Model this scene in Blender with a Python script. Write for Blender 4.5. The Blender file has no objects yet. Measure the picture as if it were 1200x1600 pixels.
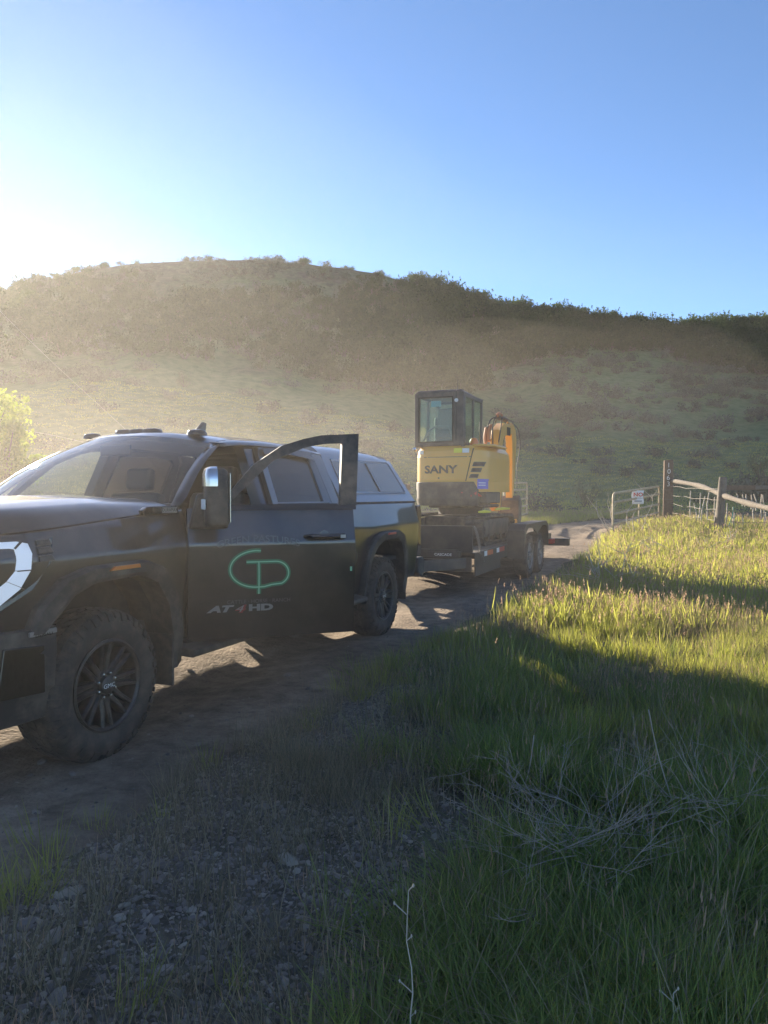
import bpy, bmesh, math, random
import numpy as np
from mathutils import Vector, Matrix, Euler, noise as mnoise
R_ = math.radians
random.seed(7); rng = np.random.default_rng(7)
scene = bpy.context.scene
COL = scene.collection

# ------------------------------------------------------------------ camera, sky, sun, exposure
CAM_H = 1.47
cam_d = bpy.data.cameras.new('camera'); cam = bpy.data.objects.new('camera', cam_d); COL.objects.link(cam)
cam.location = (0, 0, CAM_H)
cam_d.sensor_fit = 'VERTICAL'; cam_d.sensor_height = 36.0; cam_d.lens = 36.0*1180/1600
cam.rotation_euler = (R_(90-1.31), 0, 0)
cam_d.clip_start = 0.05; cam_d.clip_end = 3000
scene.camera = cam
SUN_AZ, SUN_EL = R_(-33), R_(16.5)
SUN = Vector((math.sin(SUN_AZ)*math.cos(SUN_EL), math.cos(SUN_AZ)*math.cos(SUN_EL), math.sin(SUN_EL)))
world = bpy.data.worlds.new("World"); scene.world = world; world.use_nodes = True
wn = world.node_tree.nodes; wl = world.node_tree.links
bg = wn['Background']; sky = wn.new('ShaderNodeTexSky'); sky.sky_type = 'NISHITA'; sky.sun_disc = False
sky.sun_elevation = SUN_EL; sky.sun_rotation = SUN_AZ; sky.altitude = 1500; sky.air_density = 0.85; sky.dust_density = 0.05; sky.ozone_density = 3.2
wl.new(sky.outputs[0], bg.inputs[0]); bg.inputs[1].default_value = 0.072
sd = bpy.data.lights.new('sun', 'SUN'); sun = bpy.data.objects.new('sun', sd); COL.objects.link(sun)
sd.energy = 5.0; sd.angle = R_(0.5); sd.color = (1.0, 0.87, 0.68)
sun.rotation_euler = (-SUN).to_track_quat('-Z', 'Y').to_euler()
vs = scene.view_settings; vs.view_transform = 'Standard'; vs.look = 'None'; vs.gamma = 1.0; vs.exposure = 1.86; vs.use_curve_mapping = False
cy = scene.cycles
cy.max_bounces = 6; cy.diffuse_bounces = 3; cy.glossy_bounces = 4; cy.transmission_bounces = 4; cy.transparent_max_bounces = 16
cy.volume_bounces = 0; cy.use_denoising = True; cy.sample_clamp_indirect = 6
try: cy.use_adaptive_sampling = False
except Exception: pass

# ------------------------------------------------------------------ materials
MATS = {}
def nodes_of(m): return m.node_tree.nodes, m.node_tree.links
def mat(name, col, rough=.6, metal=0.0, coat=0.0, noise=None, bump=None, spec=.5, coat_rough=.03):
    """noise=(scale, amount, col2): mottles the colour; bump=(scale, strength, dist)"""
    if name in MATS: return MATS[name]
    m = bpy.data.materials.new(name); m.use_nodes = True; n, l = nodes_of(m)
    p = n['Principled BSDF']; p.inputs['Base Color'].default_value = (*col, 1); p.inputs['Roughness'].default_value = rough
    p.inputs['Metallic'].default_value = metal; p.inputs['Coat Weight'].default_value = coat; p.inputs['Coat Roughness'].default_value = coat_rough
    p.inputs['Specular IOR Level'].default_value = spec
    tc = n.new('ShaderNodeTexCoord')
    if noise:
        s, a, c2 = noise
        t = n.new('ShaderNodeTexNoise'); t.inputs['Scale'].default_value = s; t.inputs['Detail'].default_value = 8; t.inputs['Roughness'].default_value = .65
        l.new(tc.outputs['Object'], t.inputs['Vector'])
        r = n.new('ShaderNodeMapRange'); r.inputs[1].default_value = .42; r.inputs[2].default_value = .68; r.inputs[3].default_value = 0; r.inputs[4].default_value = a
        l.new(t.outputs[0], r.inputs[0])
        mx = n.new('ShaderNodeMix'); mx.data_type = 'RGBA'; mx.inputs[6].default_value = (*col, 1); mx.inputs[7].default_value = (*c2, 1)
        l.new(r.outputs[0], mx.inputs[0]); l.new(mx.outputs[2], p.inputs['Base Color'])
        rr = n.new('ShaderNodeMapRange'); rr.inputs[3].default_value = rough; rr.inputs[4].default_value = min(1, rough+.3*a+.05)
        l.new(r.outputs[0], rr.inputs[0]); l.new(rr.outputs[0], p.inputs['Roughness'])
    if bump:
        s, st, d = bump
        t = n.new('ShaderNodeTexNoise'); t.inputs['Scale'].default_value = s; t.inputs['Detail'].default_value = 6
        l.new(tc.outputs['Object'], t.inputs['Vector'])
        b = n.new('ShaderNodeBump'); b.inputs['Strength'].default_value = st; b.inputs['Distance'].default_value = d
        l.new(t.outputs[0], b.inputs['Height']); l.new(b.outputs[0], p.inputs['Normal'])
    MATS[name] = m; return m
def glass(name, tint, refl=1.0, ior=1.5, dust=.06, rough=.02):
    if name in MATS: return MATS[name]
    m = bpy.data.materials.new(name); m.use_nodes = True; n, l = nodes_of(m); n.remove(n['Principled BSDF'])
    out = n['Material Output']; tr = n.new('ShaderNodeBsdfTransparent'); tr.inputs[0].default_value = (*tint, 1)
    gl = n.new('ShaderNodeBsdfGlossy'); gl.inputs['Roughness'].default_value = rough; gl.inputs[0].default_value = (refl, refl, refl, 1)
    fr = n.new('ShaderNodeFresnel'); ge = n.new('ShaderNodeNewGeometry'); io = n.new('ShaderNodeMapRange'); io.inputs[3].default_value = ior; io.inputs[4].default_value = 1/ior; l.new(ge.outputs['Backfacing'], io.inputs[0]); l.new(io.outputs[0], fr.inputs[0])
    df = n.new('ShaderNodeBsdfDiffuse'); df.inputs[0].default_value = (.45, .40, .33, 1)
    a = n.new('ShaderNodeMixShader'); b = n.new('ShaderNodeMixShader')
    t = n.new('ShaderNodeTexNoise'); t.inputs['Scale'].default_value = 3.0; t.inputs['Detail'].default_value = 6
    mr = n.new('ShaderNodeMapRange'); mr.inputs[3].default_value = dust*.3; mr.inputs[4].default_value = dust*2
    l.new(t.outputs[0], mr.inputs[0]); l.new(mr.outputs[0], b.inputs[0])
    l.new(fr.outputs[0], a.inputs[0]); l.new(tr.outputs[0], a.inputs[1]); l.new(gl.outputs[0], a.inputs[2])
    l.new(a.outputs[0], b.inputs[1]); l.new(df.outputs[0], b.inputs[2]); l.new(b.outputs[0], out.inputs[0])
    MATS[name] = m; return m
def leafmat(name, c1, c2, trans=.5, tcol=None, var=True, up=None):
    """foliage: colour varies from clump to clump (object random and position), lets light through"""
    if name in MATS: return MATS[name]
    m = bpy.data.materials.new(name); m.use_nodes = True; n, l = nodes_of(m); n.remove(n['Principled BSDF']); out = n['Material Output']
    oi = n.new('ShaderNodeObjectInfo'); geo = n.new('ShaderNodeNewGeometry')
    t = n.new('ShaderNodeTexNoise'); t.inputs['Scale'].default_value = .9; t.inputs['Detail'].default_value = 4
    l.new(geo.outputs['Position'], t.inputs['Vector'])
    ad = n.new('ShaderNodeMath'); ad.operation = 'ADD'; l.new(oi.outputs['Random'], ad.inputs[0]); l.new(t.outputs[0], ad.inputs[1])
    ad2 = n.new('ShaderNodeMath'); ad2.operation = 'ADD'; l.new(geo.outputs['Random Per Island'], ad2.inputs[1]); l.new(ad.outputs[0], ad2.inputs[0])
    mr = n.new('ShaderNodeMapRange'); mr.inputs[1].default_value = .6; mr.inputs[2].default_value = 2.3; l.new(ad2.outputs[0], mr.inputs[0])
    mx = n.new('ShaderNodeMix'); mx.data_type = 'RGBA'; mx.inputs[6].default_value = (*c1, 1); mx.inputs[7].default_value = (*c2, 1); l.new(mr.outputs[0], mx.inputs[0])
    d = n.new('ShaderNodeBsdfDiffuse'); l.new(mx.outputs[2], d.inputs[0])
    tr = n.new('ShaderNodeBsdfTranslucent')
    if tcol:
        tm = n.new('ShaderNodeMix'); tm.data_type = 'RGBA'; tm.blend_type = 'MULTIPLY'; tm.inputs[0].default_value = 1
        l.new(mx.outputs[2], tm.inputs[6]); tm.inputs[7].default_value = (*tcol, 1); l.new(tm.outputs[2], tr.inputs[0])
    else: l.new(mx.outputs[2], tr.inputs[0])
    ms = n.new('ShaderNodeMixShader'); ms.inputs[0].default_value = trans
    l.new(d.outputs[0], ms.inputs[1]); l.new(tr.outputs[0], ms.inputs[2]); l.new(ms.outputs[0], out.inputs[0])
    MATS[name] = m; return m
def emit(name, col, s):
    m = bpy.data.materials.new(name); m.use_nodes = True; n, l = nodes_of(m); p = n['Principled BSDF']
    p.inputs['Base Color'].default_value = (*col, 1); p.inputs['Emission Color'].default_value = (*col, 1); p.inputs['Emission Strength'].default_value = s
    MATS[name] = m; return m

DUST = (.30, .235, .17)
M_paint = mat('black_paint', (.011, .012, .014), .28, 0.1, 1.0, noise=(2.2, .13, DUST), coat_rough=.05)
M_paint_sky = mat('sky_reflection_paint', (.11, .12, .14), .28, 0.75, 1.0, noise=(2.0, .10, DUST), coat_rough=.06)  # lighter metallic paint: sky reflection on roof and shell put into its colour
M_plast = mat('black_plastic', (.022, .021, .021), .62, noise=(5, .35, DUST), bump=(180, .25, .002))
M_trim = mat('gloss_black_trim', (.008, .008, .009), .18, coat=.5)
M_under = mat('underbody_black', (.012, .011, .011), .9, noise=(6, .4, (.12, .09, .065)))
M_rub = mat('tyre_rubber', (.026, .024, .023), .82, noise=(9, .55, (.16, .125, .09)), bump=(90, .3, .002))
M_rim = mat('dark_rim', (.035, .035, .037), .38, .6, noise=(7, .3, DUST))
M_chrome = mat('chrome', (.50, .50, .51), .16, 1.0)
M_badge = mat('badge_metal', (.30, .30, .30), .35, .7); M_badred = mat('dull_red_badge', (.26, .04, .035), .4)
M_int = mat('interior_dark', (.03, .028, .027), .8)
M_seat = mat('seat_leather', (.05, .045, .042), .6)
M_white = mat('white_plastic', (.75, .75, .73), .5)
M_orange = mat('orange_marker', (.75, .20, .03), .3, coat=.5)
M_red = mat('red_lens', (.5, .03, .02), .3, coat=.5); M_smoke = mat('smoked_red_lens', (.045, .006, .006), .2, coat=.8)
M_green_d = mat('dark_green_decal', (.03, .17, .075), .5)
M_green_l = mat('light_green_decal', (.24, .56, .34), .5)
M_grey_decal = mat('grey_decal', (.11, .115, .11), .6)
M_drl = emit('lit_daytime_lamp', (.62, .68, .75), .13)
M_lens = glass('clear_lens', (.8, .8, .8))
M_wind = glass('windshield_glass', (.80, .84, .81), .95, 1.5, dust=.07, rough=.02)
M_clear = glass('clear_glass', (.85, .88, .85), .6, 1.5, dust=.04)
M_priv = glass('privacy_glass', (.30, .27, .24), 1.0, 1.5, dust=.02)
M_shellg = glass('shell_glass', (.62, .60, .56), 1.0, 1.5, dust=.04)
M_cabglass = glass('cab_glass', (.80, .90, .86), 1.0, 1.5, dust=.10)
M_yel = mat('excavator_yellow', (.76, .38, .055), .42, coat=.25, noise=(3, .18, (.40, .27, .15)))
M_cwt = mat('counterweight_grey', (.040, .037, .036), .6, noise=(4, .4, DUST))
M_frame = mat('cab_frame_grey', (.04, .037, .037), .45, noise=(4, .3, DUST))
M_track = mat('track_rubber', (.030, .026, .023), .85, noise=(6, .8, (.20, .15, .10)))
M_tsteel = mat('trailer_black_steel', (.028, .027, .027), .5, noise=(4, .45, (.16, .125, .09)))
M_steel = mat('bare_steel', (.20, .19, .18), .45, .7)
M_wood = mat('weathered_wood', (.155, .13, .105), .9, noise=(14, .8, (.09, .07, .055)), bump=(60, .6, .01))
M_post = mat('brown_post_wood', (.135, .085, .055), .9, noise=(16, .8, (.06, .04, .028)), bump=(60, .6, .01))
M_gate = mat('rusty_tan_tube', (.46, .38, .24), .6, .2, noise=(9, .6, (.17, .10, .05)))
M_deck = mat('deck_plank', (.16, .125, .09), .9, noise=(12, .7, (.08, .06, .045)))
M_strap = mat('yellow_strap', (.75, .68, .05), .6)
M_hose = mat('black_hose', (.03, .028, .027), .55)
M_rusthose = mat('orange_sleeve', (.42, .17, .07), .6)
M_wire = mat('fence_wire', (.16, .14, .12), .5, .5)
M_dead = mat('dead_grey_twig', (.38, .31, .25), .9, noise=(20, .5, (.20, .17, .16)))
M_deadp = mat('pale_dry_stalk', (.52, .45, .37), .9, noise=(30, .5, (.30, .24, .19)))
M_bark = mat('bark', (.11, .085, .06), .9, noise=(10, .7, (.05, .04, .03)))

# ------------------------------------------------------------------ mesh helpers
class MB:
    def __init__(s): s.v = []; s.f = []; s.m = []
    def add(s, vs_, fs, mi=0):
        o = len(s.v); s.v += [tuple(p) for p in vs_]; s.f += [tuple(i+o for i in f) for f in fs]; s.m += [mi]*len(fs); return s
    def box(s, a, b, mi=0, M=None):
        x0, y0, z0 = [min(p, q) for p, q in zip(a, b)]; x1, y1, z1 = [max(p, q) for p, q in zip(a, b)]
        v = [(x0,y0,z0),(x1,y0,z0),(x1,y1,z0),(x0,y1,z0),(x0,y0,z1),(x1,y0,z1),(x1,y1,z1),(x0,y1,z1)]
        if M is not None: v = [tuple(M @ Vector(p)) for p in v]
        return s.add(v, [(0,3,2,1),(4,5,6,7),(0,1,5,4),(1,2,6,5),(2,3,7,6),(3,0,4,7)], mi)
    def prism(s, pts, axis, a, b, mi=0):
        """polygon of 2-D points extruded along axis 0/1/2 from a to b"""
        n = len(pts)
        def p3(p, t):
            q = [p[0], p[1]]; q.insert(axis, t); return tuple(q)
        v = [p3(p, a) for p in pts]+[p3(p, b) for p in pts]
        f = [tuple(range(n))[::-1], tuple(range(n, 2*n))]+[(i, (i+1) % n, (i+1) % n+n, i+n) for i in range(n)]
        return s.add(v, f, mi)
    def tube(s, pts, r, n=8, mi=0, cap=True, closed=False):
        pts = [Vector(p) for p in pts]; k = len(pts); rr = r if hasattr(r, '__len__') else [r]*k
        up = None; vs_ = []
        for i, p in enumerate(pts):
            if closed: t = pts[(i+1) % k]-pts[i-1]
            else: t = pts[min(i+1, k-1)]-pts[max(i-1, 0)]
            if t.length < 1e-9: t = Vector((0, 0, 1))
            t.normalize()
            if up is None: up = Vector((0, 0, 1)) if abs(t.z) < .9 else Vector((1, 0, 0))
            a = t.cross(up)
            if a.length < 1e-5: a = t.cross(Vector((0, 1, .1)))
            a.normalize(); b = a.cross(t); b.normalize(); up = b
            for j in range(n):
                w = 2*math.pi*j/n; vs_.append(p+(a*math.cos(w)+b*math.sin(w))*rr[i])
        f = []
        for i in range(k if closed else k-1):
            i2 = (i+1) % k
            for j in range(n): f.append((i*n+j, i*n+(j+1) % n, i2*n+(j+1) % n, i2*n+j))
        if cap and not closed: f += [tuple(range(n)), tuple(range((k-1)*n, k*n))[::-1]]
        return s.add(vs_, f, mi)
    def lathe(s, prof, n=32, axis='y', c=(0, 0, 0), mi=0, closed=False):
        """prof: (radius, height along the axis)"""
        vs_ = []; k = len(prof)
        for r, h in prof:
            for j in range(n):
                a = 2*math.pi*j/n; x, z = r*math.cos(a), r*math.sin(a)
                vs_.append({'y': (c[0]+x, c[1]+h, c[2]+z), 'z': (c[0]+x, c[1]+z, c[2]+h), 'x': (c[0]+h, c[1]+x, c[2]+z)}[axis])
        f = []
        for i in range(k if closed else k-1):
            i2 = (i+1) % k
            for j in range(n): f.append((i*n+j, i2*n+j, i2*n+(j+1) % n, i*n+(j+1) % n))
        return s.add(vs_, f, mi)
    def build(s, name, mats, parent=None, smooth=True, bevel=0, seg=2, solid=0, angle=35, recalc=True, subd=0):
        me = bpy.data.meshes.new(name); me.from_pydata(s.v, [], s.f); 
        if not isinstance(mats, (list, tuple)): mats = [mats]
        for m in mats: me.materials.append(m)
        me.polygons.foreach_set('material_index', s.m)
        bm = bmesh.new(); bm.from_mesh(me)
        bmesh.ops.remove_doubles(bm, verts=bm.verts, dist=1e-5)
        bmesh.ops.dissolve_degenerate(bm, edges=bm.edges, dist=1e-6)
        if recalc: bmesh.ops.recalc_face_normals(bm, faces=bm.faces)
        bm.to_mesh(me); bm.free()
        me.polygons.foreach_set('use_smooth', [bool(smooth)]*len(me.polygons))
        if smooth: me.set_sharp_from_angle(angle=R_(angle))
        o = bpy.data.objects.new(name, me); COL.objects.link(o)
        if parent: o.parent = parent
        if solid:
            md = o.modifiers.new('thickness', 'SOLIDIFY'); md.thickness = abs(solid); md.offset = -1 if solid > 0 else 1
        if bevel:
            md = o.modifiers.new('bevel', 'BEVEL'); md.width = bevel; md.segments = seg; md.limit_method = 'ANGLE'; md.angle_limit = R_(30); md.harden_normals = True
        if subd:
            md = o.modifiers.new('sub', 'SUBSURF'); md.levels = subd; md.render_levels = subd
        return o
def thing(name, label, cat, loc=(0, 0, 0), rz=0, group=None):
    o = bpy.data.objects.new(name, None); COL.objects.link(o); o.location = loc; o.rotation_euler = (0, 0, rz); o.empty_display_size = .3
    o['label'] = label; o['category'] = cat
    if group: o['group'] = group
    return o
def tag(o, label, cat, group=None, kind=None):
    if label: o['label'] = label
    if cat: o['category'] = cat
    if group: o['group'] = group
    if kind: o['kind'] = kind
    return o
def struct(o, kind='structure'): o['kind'] = kind; return o
def text_geo(txt, size, ext=.0, bend=None, bold=0, slant=0.0, sx=1.0):
    """triangulated lettering in the xz plane, front toward -y"""
    cu = bpy.data.curves.new('t', 'FONT'); cu.body = txt; cu.size = size; cu.extrude = ext; cu.offset = bold; cu.align_x = 'CENTER'; cu.resolution_u = 3; cu.shear = slant
    ob = bpy.data.objects.new('t', cu); COL.objects.link(ob); bpy.context.view_layer.update()
    me = ob.to_mesh(); vs_ = [(v.co.x*sx, v.co.y, v.co.z) for v in me.vertices]; fs = [tuple(p.vertices) for p in me.polygons]
    ob.to_mesh_clear(); bpy.data.objects.remove(ob); bpy.data.curves.remove(cu)
    return vs_, fs
def place_text(name, txt, size, matl, parent, fn, **k):
    vs_, fs = text_geo(txt, size, **k)
    mb = MB(); mb.add([fn(*v) for v in vs_], fs)
    return mb.build(name, matl, parent, smooth=False, recalc=False)

# ------------------------------------------------------------------ terrain
def sstep(a, b, x):
    t = np.clip((x-a)/(b-a), 0, 1); return t*t*(3-2*t)
# small value-noise in numpy
_perm = rng.random((256, 256))
def vnoise(x, y):
    xi = np.floor(x).astype(int); yi = np.floor(y).astype(int); fx = x-xi; fy = y-yi
    fx = fx*fx*(3-2*fx); fy = fy*fy*(3-2*fy); g = lambda i, j: _perm[i % 256, j % 256]
    return (g(xi, yi)*(1-fx)+g(xi+1, yi)*fx)*(1-fy)+(g(xi, yi+1)*(1-fx)+g(xi+1, yi+1)*fx)*fy
def fbm(x, y, o=4):
    s = 0; a = .5
    for i in range(o): s = s+a*(vnoise(x*2**i+17*i, y*2**i+5*i)-.5); a *= .5
    return s
TH = math.atan2(1087-600, 1180)
Fx, Fy = -math.sin(TH), -math.cos(TH); Lx, Ly = -Fy, Fx
RX, RY = -0.98*Lx, 7.93-0.98*Ly
YAW = math.atan2(Fy, Fx)
def W(u, v): return (RX+u*Fx+v*Lx, RY+u*Fy+v*Ly)
ROAD = [W(14, -.3), W(9, -.3), W(5, -.3), W(1, -.3), W(-3, -.3), W(-6, -.3), W(-9, -.3), (4.0, 20.2), (5.7, 23.6), (8.6, 27.2), (13, 31), (22, 35.5), (34, 39), (60, 44), (90, 50)]
def catmull(P, n=12):
    out = []
    for i in range(len(P)-1):
        p0 = np.array(P[max(i-1, 0)]); p1 = np.array(P[i]); p2 = np.array(P[i+1]); p3 = np.array(P[min(i+2, len(P)-1)])
        for k in range(n):
            t = k/n; out.append(.5*((2*p1)+(-p0+p2)*t+(2*p0-5*p1+4*p2-p3)*t*t+(-p0+3*p1-3*p2+p3)*t**3))
    out.append(np.array(P[-1])); return np.array(out)
RC = catmull(ROAD, 14)
def road_dist(x, y):
    x = np.asarray(x, float); y = np.asarray(y, float); sh = x.shape; x = x.ravel(); y = y.ravel()
    best = np.full(x.shape, 1e9)
    for i in range(len(RC)-1):
        ax, ay = RC[i]; bx, by = RC[i+1]; dx, dy = bx-ax, by-ay
        t = np.clip(((x-ax)*dx+(y-ay)*dy)/(dx*dx+dy*dy), 0, 1)
        best = np.minimum(best, np.hypot(x-ax-t*dx, y-ay-t*dy))
    return best.reshape(sh)
RIDGE_PX = [(-2600, 660), (-1800, 610), (-900, 560), (-300, 505), (-80, 466), (0, 462), (60, 447), (130, 435), (200, 428), (300, 423), (400, 421), (480, 423), (560, 427), (640, 438), (760, 461), (860, 475), (960, 494), (1080, 512), (1200, 512), (1400, 520), (1800, 560), (2600, 640), (3800, 700)]
YR = 150.0
_rx = np.array([(p-600)/1180*YR for p, q in RIDGE_PX]); _rz = np.array([CAM_H+(773-q)/1180*YR for p, q in RIDGE_PX])
def ridge(x): return np.interp(x, _rx, _rz)
def base_h(x, y):
    x = np.asarray(x, float); y = np.asarray(y, float)
    z = .035*np.clip(y-14, 0, 10)+.02*np.clip(y-24, 0, 30)
    z = z+.27*np.exp(-(((x-9.6)/2.6)**2+((y-21.5)/4.5)**2))
    # back-of-camera and side land keeps gently rolling
    z = z+.9*fbm(x/38+3, y/38+1, 3)*sstep(28, 60, np.hypot(x, y-10))
    # the hill
    s = np.clip((y-46-6*np.sin(x/23.))/(YR-46), 0, None)
    up = np.where(s < 1, s**1.28*(1-.12*s*(1-s)), 1+.0*s)
    zr = ridge(x)
    hill = (zr-1.0)*np.minimum(up, 1)
    beyond = np.clip(y-YR, 0, None); hill = hill-beyond*.10-.0006*beyond**2*(beyond < 300)
    gul = sstep(0.02, .3, s)*sstep(1.02, .8, s)
    hill = hill+gul*(3.2*fbm(x/26+9, y/34, 4)*2-2.0*np.exp(-((x-12-(y-90)*.15)/7)**2)-1.3*np.exp(-((x+38)/6)**2))
    return np.maximum(z+hill, -12+0*z)
def ground_h(x, y, carve=True):
    x = np.asarray(x, float); y = np.asarray(y, float)
    near = sstep(60, 30, np.hypot(x, y))
    z = base_h(x, y)+near*(.11*fbm(x/1.7, y/1.7, 3)+.05*fbm(x*1.3+4, y*1.3, 3))
    d = road_dist(x, y); wv = 1.52+.6*fbm(x/1.0+31, y/1.0, 4)
    z = z+near*.05*np.exp(-((d-2.35)/.35)**2)
    if carve: z = z-.12*sstep(wv+.55, wv-.25, d)
    else: pass
    return z
def road_h(x, y, d, side):
    z = base_h(x, y)
    z = z-.045*np.exp(-((np.abs(side+.25*np.sign(side))-.98)/.26)**2)+.03*np.exp(-(side/.4)**2)+.035*fbm(x*1.6, y*1.6, 4)+.022*fbm(x*6, y*6, 3)-.07*sstep(1.7, 2.15, np.abs(side))
    return z
def axis_pts(segs):
    out = [segs[0][0]]
    for a, b, st, en in segs:
        x = a; d = st; n = 0
        while x < b-1e-6:
            t = (x-a)/(b-a); d = st+(en-st)*t; x = min(b, x+d); out.append(x)
    return np.array(out)
gx = axis_pts([(-260, -60, 12, 3), (-60, -12, 3, .5), (-12, -3.5, .5, .13), (-3.5, 6.5, .11, .13), (6.5, 14, .13, .5), (14, 70, .5, 3), (70, 260, 3, 12)])
gy1 = axis_pts([(-120, -40, 10, 3), (-40, 0, 3, .3), (0, 12, .11, .13), (12, 30, .13, .4), (30, 46, .4, .9)])
gy2 = axis_pts([(46, 170, .9, 1.8), (170, 330, 2.5, 14)])
def sheet(name, xs, ys, fn, matl):
    X, Y = np.meshgrid(xs, ys); Z = fn(X, Y); nx, ny = len(xs), len(ys)
    co = np.stack([X, Y, Z], -1).reshape(-1, 3)
    me = bpy.data.meshes.new(name); i = np.arange(nx*ny).reshape(ny, nx)
    q = np.stack([i[:-1, :-1], i[:-1, 1:], i[1:, 1:], i[1:, :-1]], -1).reshape(-1, 4)
    me.from_pydata(co.tolist(), [], q.tolist()); me.materials.append(matl)
    me.polygons.foreach_set('use_smooth', [True]*len(me.polygons))
    o = bpy.data.objects.new(name, me); COL.objects.link(o); return o

def ramp(n, stops):
    r = n.new('ShaderNodeValToRGB'); e = r.color_ramp.elements
    while len(e) > 1: e.remove(e[-1])
    e[0].position = stops[0][0]; e[0].color = (*stops[0][1], 1)
    for p, c in stops[1:]:
        k = e.new(p); k.color = (*c, 1)
    return r
def ground_mat():
    m = bpy.data.materials.new('soil_and_turf'); m.use_nodes = True; n, l = nodes_of(m); p = n['Principled BSDF']; p.inputs['Roughness'].default_value = .95; p.inputs['Specular IOR Level'].default_value = .15
    g = n.new('ShaderNodeNewGeometry')
    a = n.new('ShaderNodeTexNoise'); a.inputs['Scale'].default_value = .55; a.inputs['Detail'].default_value = 8; a.inputs['Roughness'].default_value = .6; l.new(g.outputs['Position'], a.inputs['Vector'])
    b = n.new('ShaderNodeTexNoise'); b.inputs['Scale'].default_value = 14; b.inputs['Detail'].default_value = 8; b.inputs['Roughness'].default_value = .7; l.new(g.outputs['Position'], b.inputs['Vector'])
    soil = ramp(n, [(.3, (.075, .062, .052)), (.5, (.155, .125, .10)), (.72, (.24, .195, .15))]); l.new(b.outputs[0], soil.inputs[0])
    turf = ramp(n, [(.3, (.050, .052, .026)), (.55, (.090, .090, .042)), (.75, (.14, .125, .065))]); l.new(b.outputs[0], turf.inputs[0])
    mx = n.new('ShaderNodeMix'); mx.data_type = 'RGBA'; r = n.new('ShaderNodeMapRange'); r.inputs[1].default_value = .42; r.inputs[2].default_value = .55
    l.new(a.outputs[0], r.inputs[0])
    # more turf away from the gravelly verge
    sp = n.new('ShaderNodeSeparateXYZ'); l.new(g.outputs['Position'], sp.inputs[0])
    rx = n.new('ShaderNodeMapRange'); rx.inputs[1].default_value = .2; rx.inputs[2].default_value = 1.5; rx.inputs[3].default_value = .1; rx.inputs[4].default_value = .95; l.new(sp.outputs[0], rx.inputs[0])
    ry = n.new('ShaderNodeMapRange'); ry.inputs[1].default_value = 5; ry.inputs[2].default_value = 16; l.new(sp.outputs[1], ry.inputs[0])
    mxm = n.new('ShaderNodeMath'); mxm.operation = 'MAXIMUM'; l.new(rx.outputs[0], mxm.inputs[0]); l.new(ry.outputs[0], mxm.inputs[1])
    mu = n.new('ShaderNodeMath'); mu.operation = 'MULTIPLY'; l.new(r.outputs[0], mu.inputs[0]); mu.inputs[1].default_value = .4
    ad = n.new('ShaderNodeMath'); ad.operation = 'ADD'; ad.use_clamp = True; l.new(mu.outputs[0], ad.inputs[0]); 
    m3 = n.new('ShaderNodeMath'); m3.operation = 'MULTIPLY'; l.new(mxm.outputs[0], m3.inputs[0]); m3.inputs[1].default_value = .75; l.new(m3.outputs[0], ad.inputs[1])
    l.new(ad.outputs[0], mx.inputs[0]); l.new(soil.outputs[0], mx.inputs[6]); l.new(turf.outputs[0], mx.inputs[7]); l.new(mx.outputs[2], p.inputs['Base Color'])
    bu = n.new('ShaderNodeBump'); bu.inputs['Strength'].default_value = .8; bu.inputs['Distance'].default_value = .03; l.new(b.outputs[0], bu.inputs['Height']); l.new(bu.outputs[0], p.inputs['Normal'])
    return m
def hill_mat():
    m = bpy.data.materials.new('hillside_grass_and_soil'); m.use_nodes = True; n, l = nodes_of(m); p = n['Principled BSDF']; p.inputs['Roughness'].default_value = 1; p.inputs['Specular IOR Level'].default_value = .1
    g = n.new('ShaderNodeNewGeometry')
    a = n.new('ShaderNodeTexNoise'); a.inputs['Scale'].default_value = .045; a.inputs['Detail'].default_value = 8; a.inputs['Roughness'].default_value = .62; l.new(g.outputs['Position'], a.inputs['Vector'])
    b = n.new('ShaderNodeTexNoise'); b.inputs['Scale'].default_value = .9; b.inputs['Detail'].default_value = 10; b.inputs['Roughness'].default_value = .7; l.new(g.outputs['Position'], b.inputs['Vector'])
    gr = ramp(n, [(.3, (.085, .125, .042)), (.5, (.155, .20, .075)), (.7, (.21, .23, .11))]); l.new(b.outputs[0], gr.inputs[0])
    dr = ramp(n, [(.3, (.075, .060, .040)), (.5, (.13, .105, .068)), (.72, (.20, .165, .11))]); l.new(b.outputs[0], dr.inputs[0])
    sp = n.new('ShaderNodeSeparateXYZ'); l.new(g.outputs['Position'], sp.inputs[0])
    rz = n.new('ShaderNodeMapRange'); rz.inputs[1].default_value = 4; rz.inputs[2].default_value = 40; rz.inputs[3].default_value = -.16; rz.inputs[4].default_value = .22; l.new(sp.outputs[2], rz.inputs[0])
    ad = n.new('ShaderNodeMath'); ad.operation = 'ADD'; l.new(a.outputs[0], ad.inputs[0]); l.new(rz.outputs[0], ad.inputs[1])
    r = n.new('ShaderNodeMapRange'); r.inputs[1].default_value = .50; r.inputs[2].default_value = .72; l.new(ad.outputs[0], r.inputs[0])
    mx = n.new('ShaderNodeMix'); mx.data_type = 'RGBA'; l.new(r.outputs[0], mx.inputs[0]); l.new(gr.outputs[0], mx.inputs[6]); l.new(dr.outputs[0], mx.inputs[7]); l.new(mx.outputs[2], p.inputs['Base Color'])
    bu = n.new('ShaderNodeBump'); bu.inputs['Strength'].default_value = 1; bu.inputs['Distance'].default_value = .5; l.new(b.outputs[0], bu.inputs['Height']); l.new(bu.outputs[0], p.inputs['Normal'])
    return m
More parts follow.
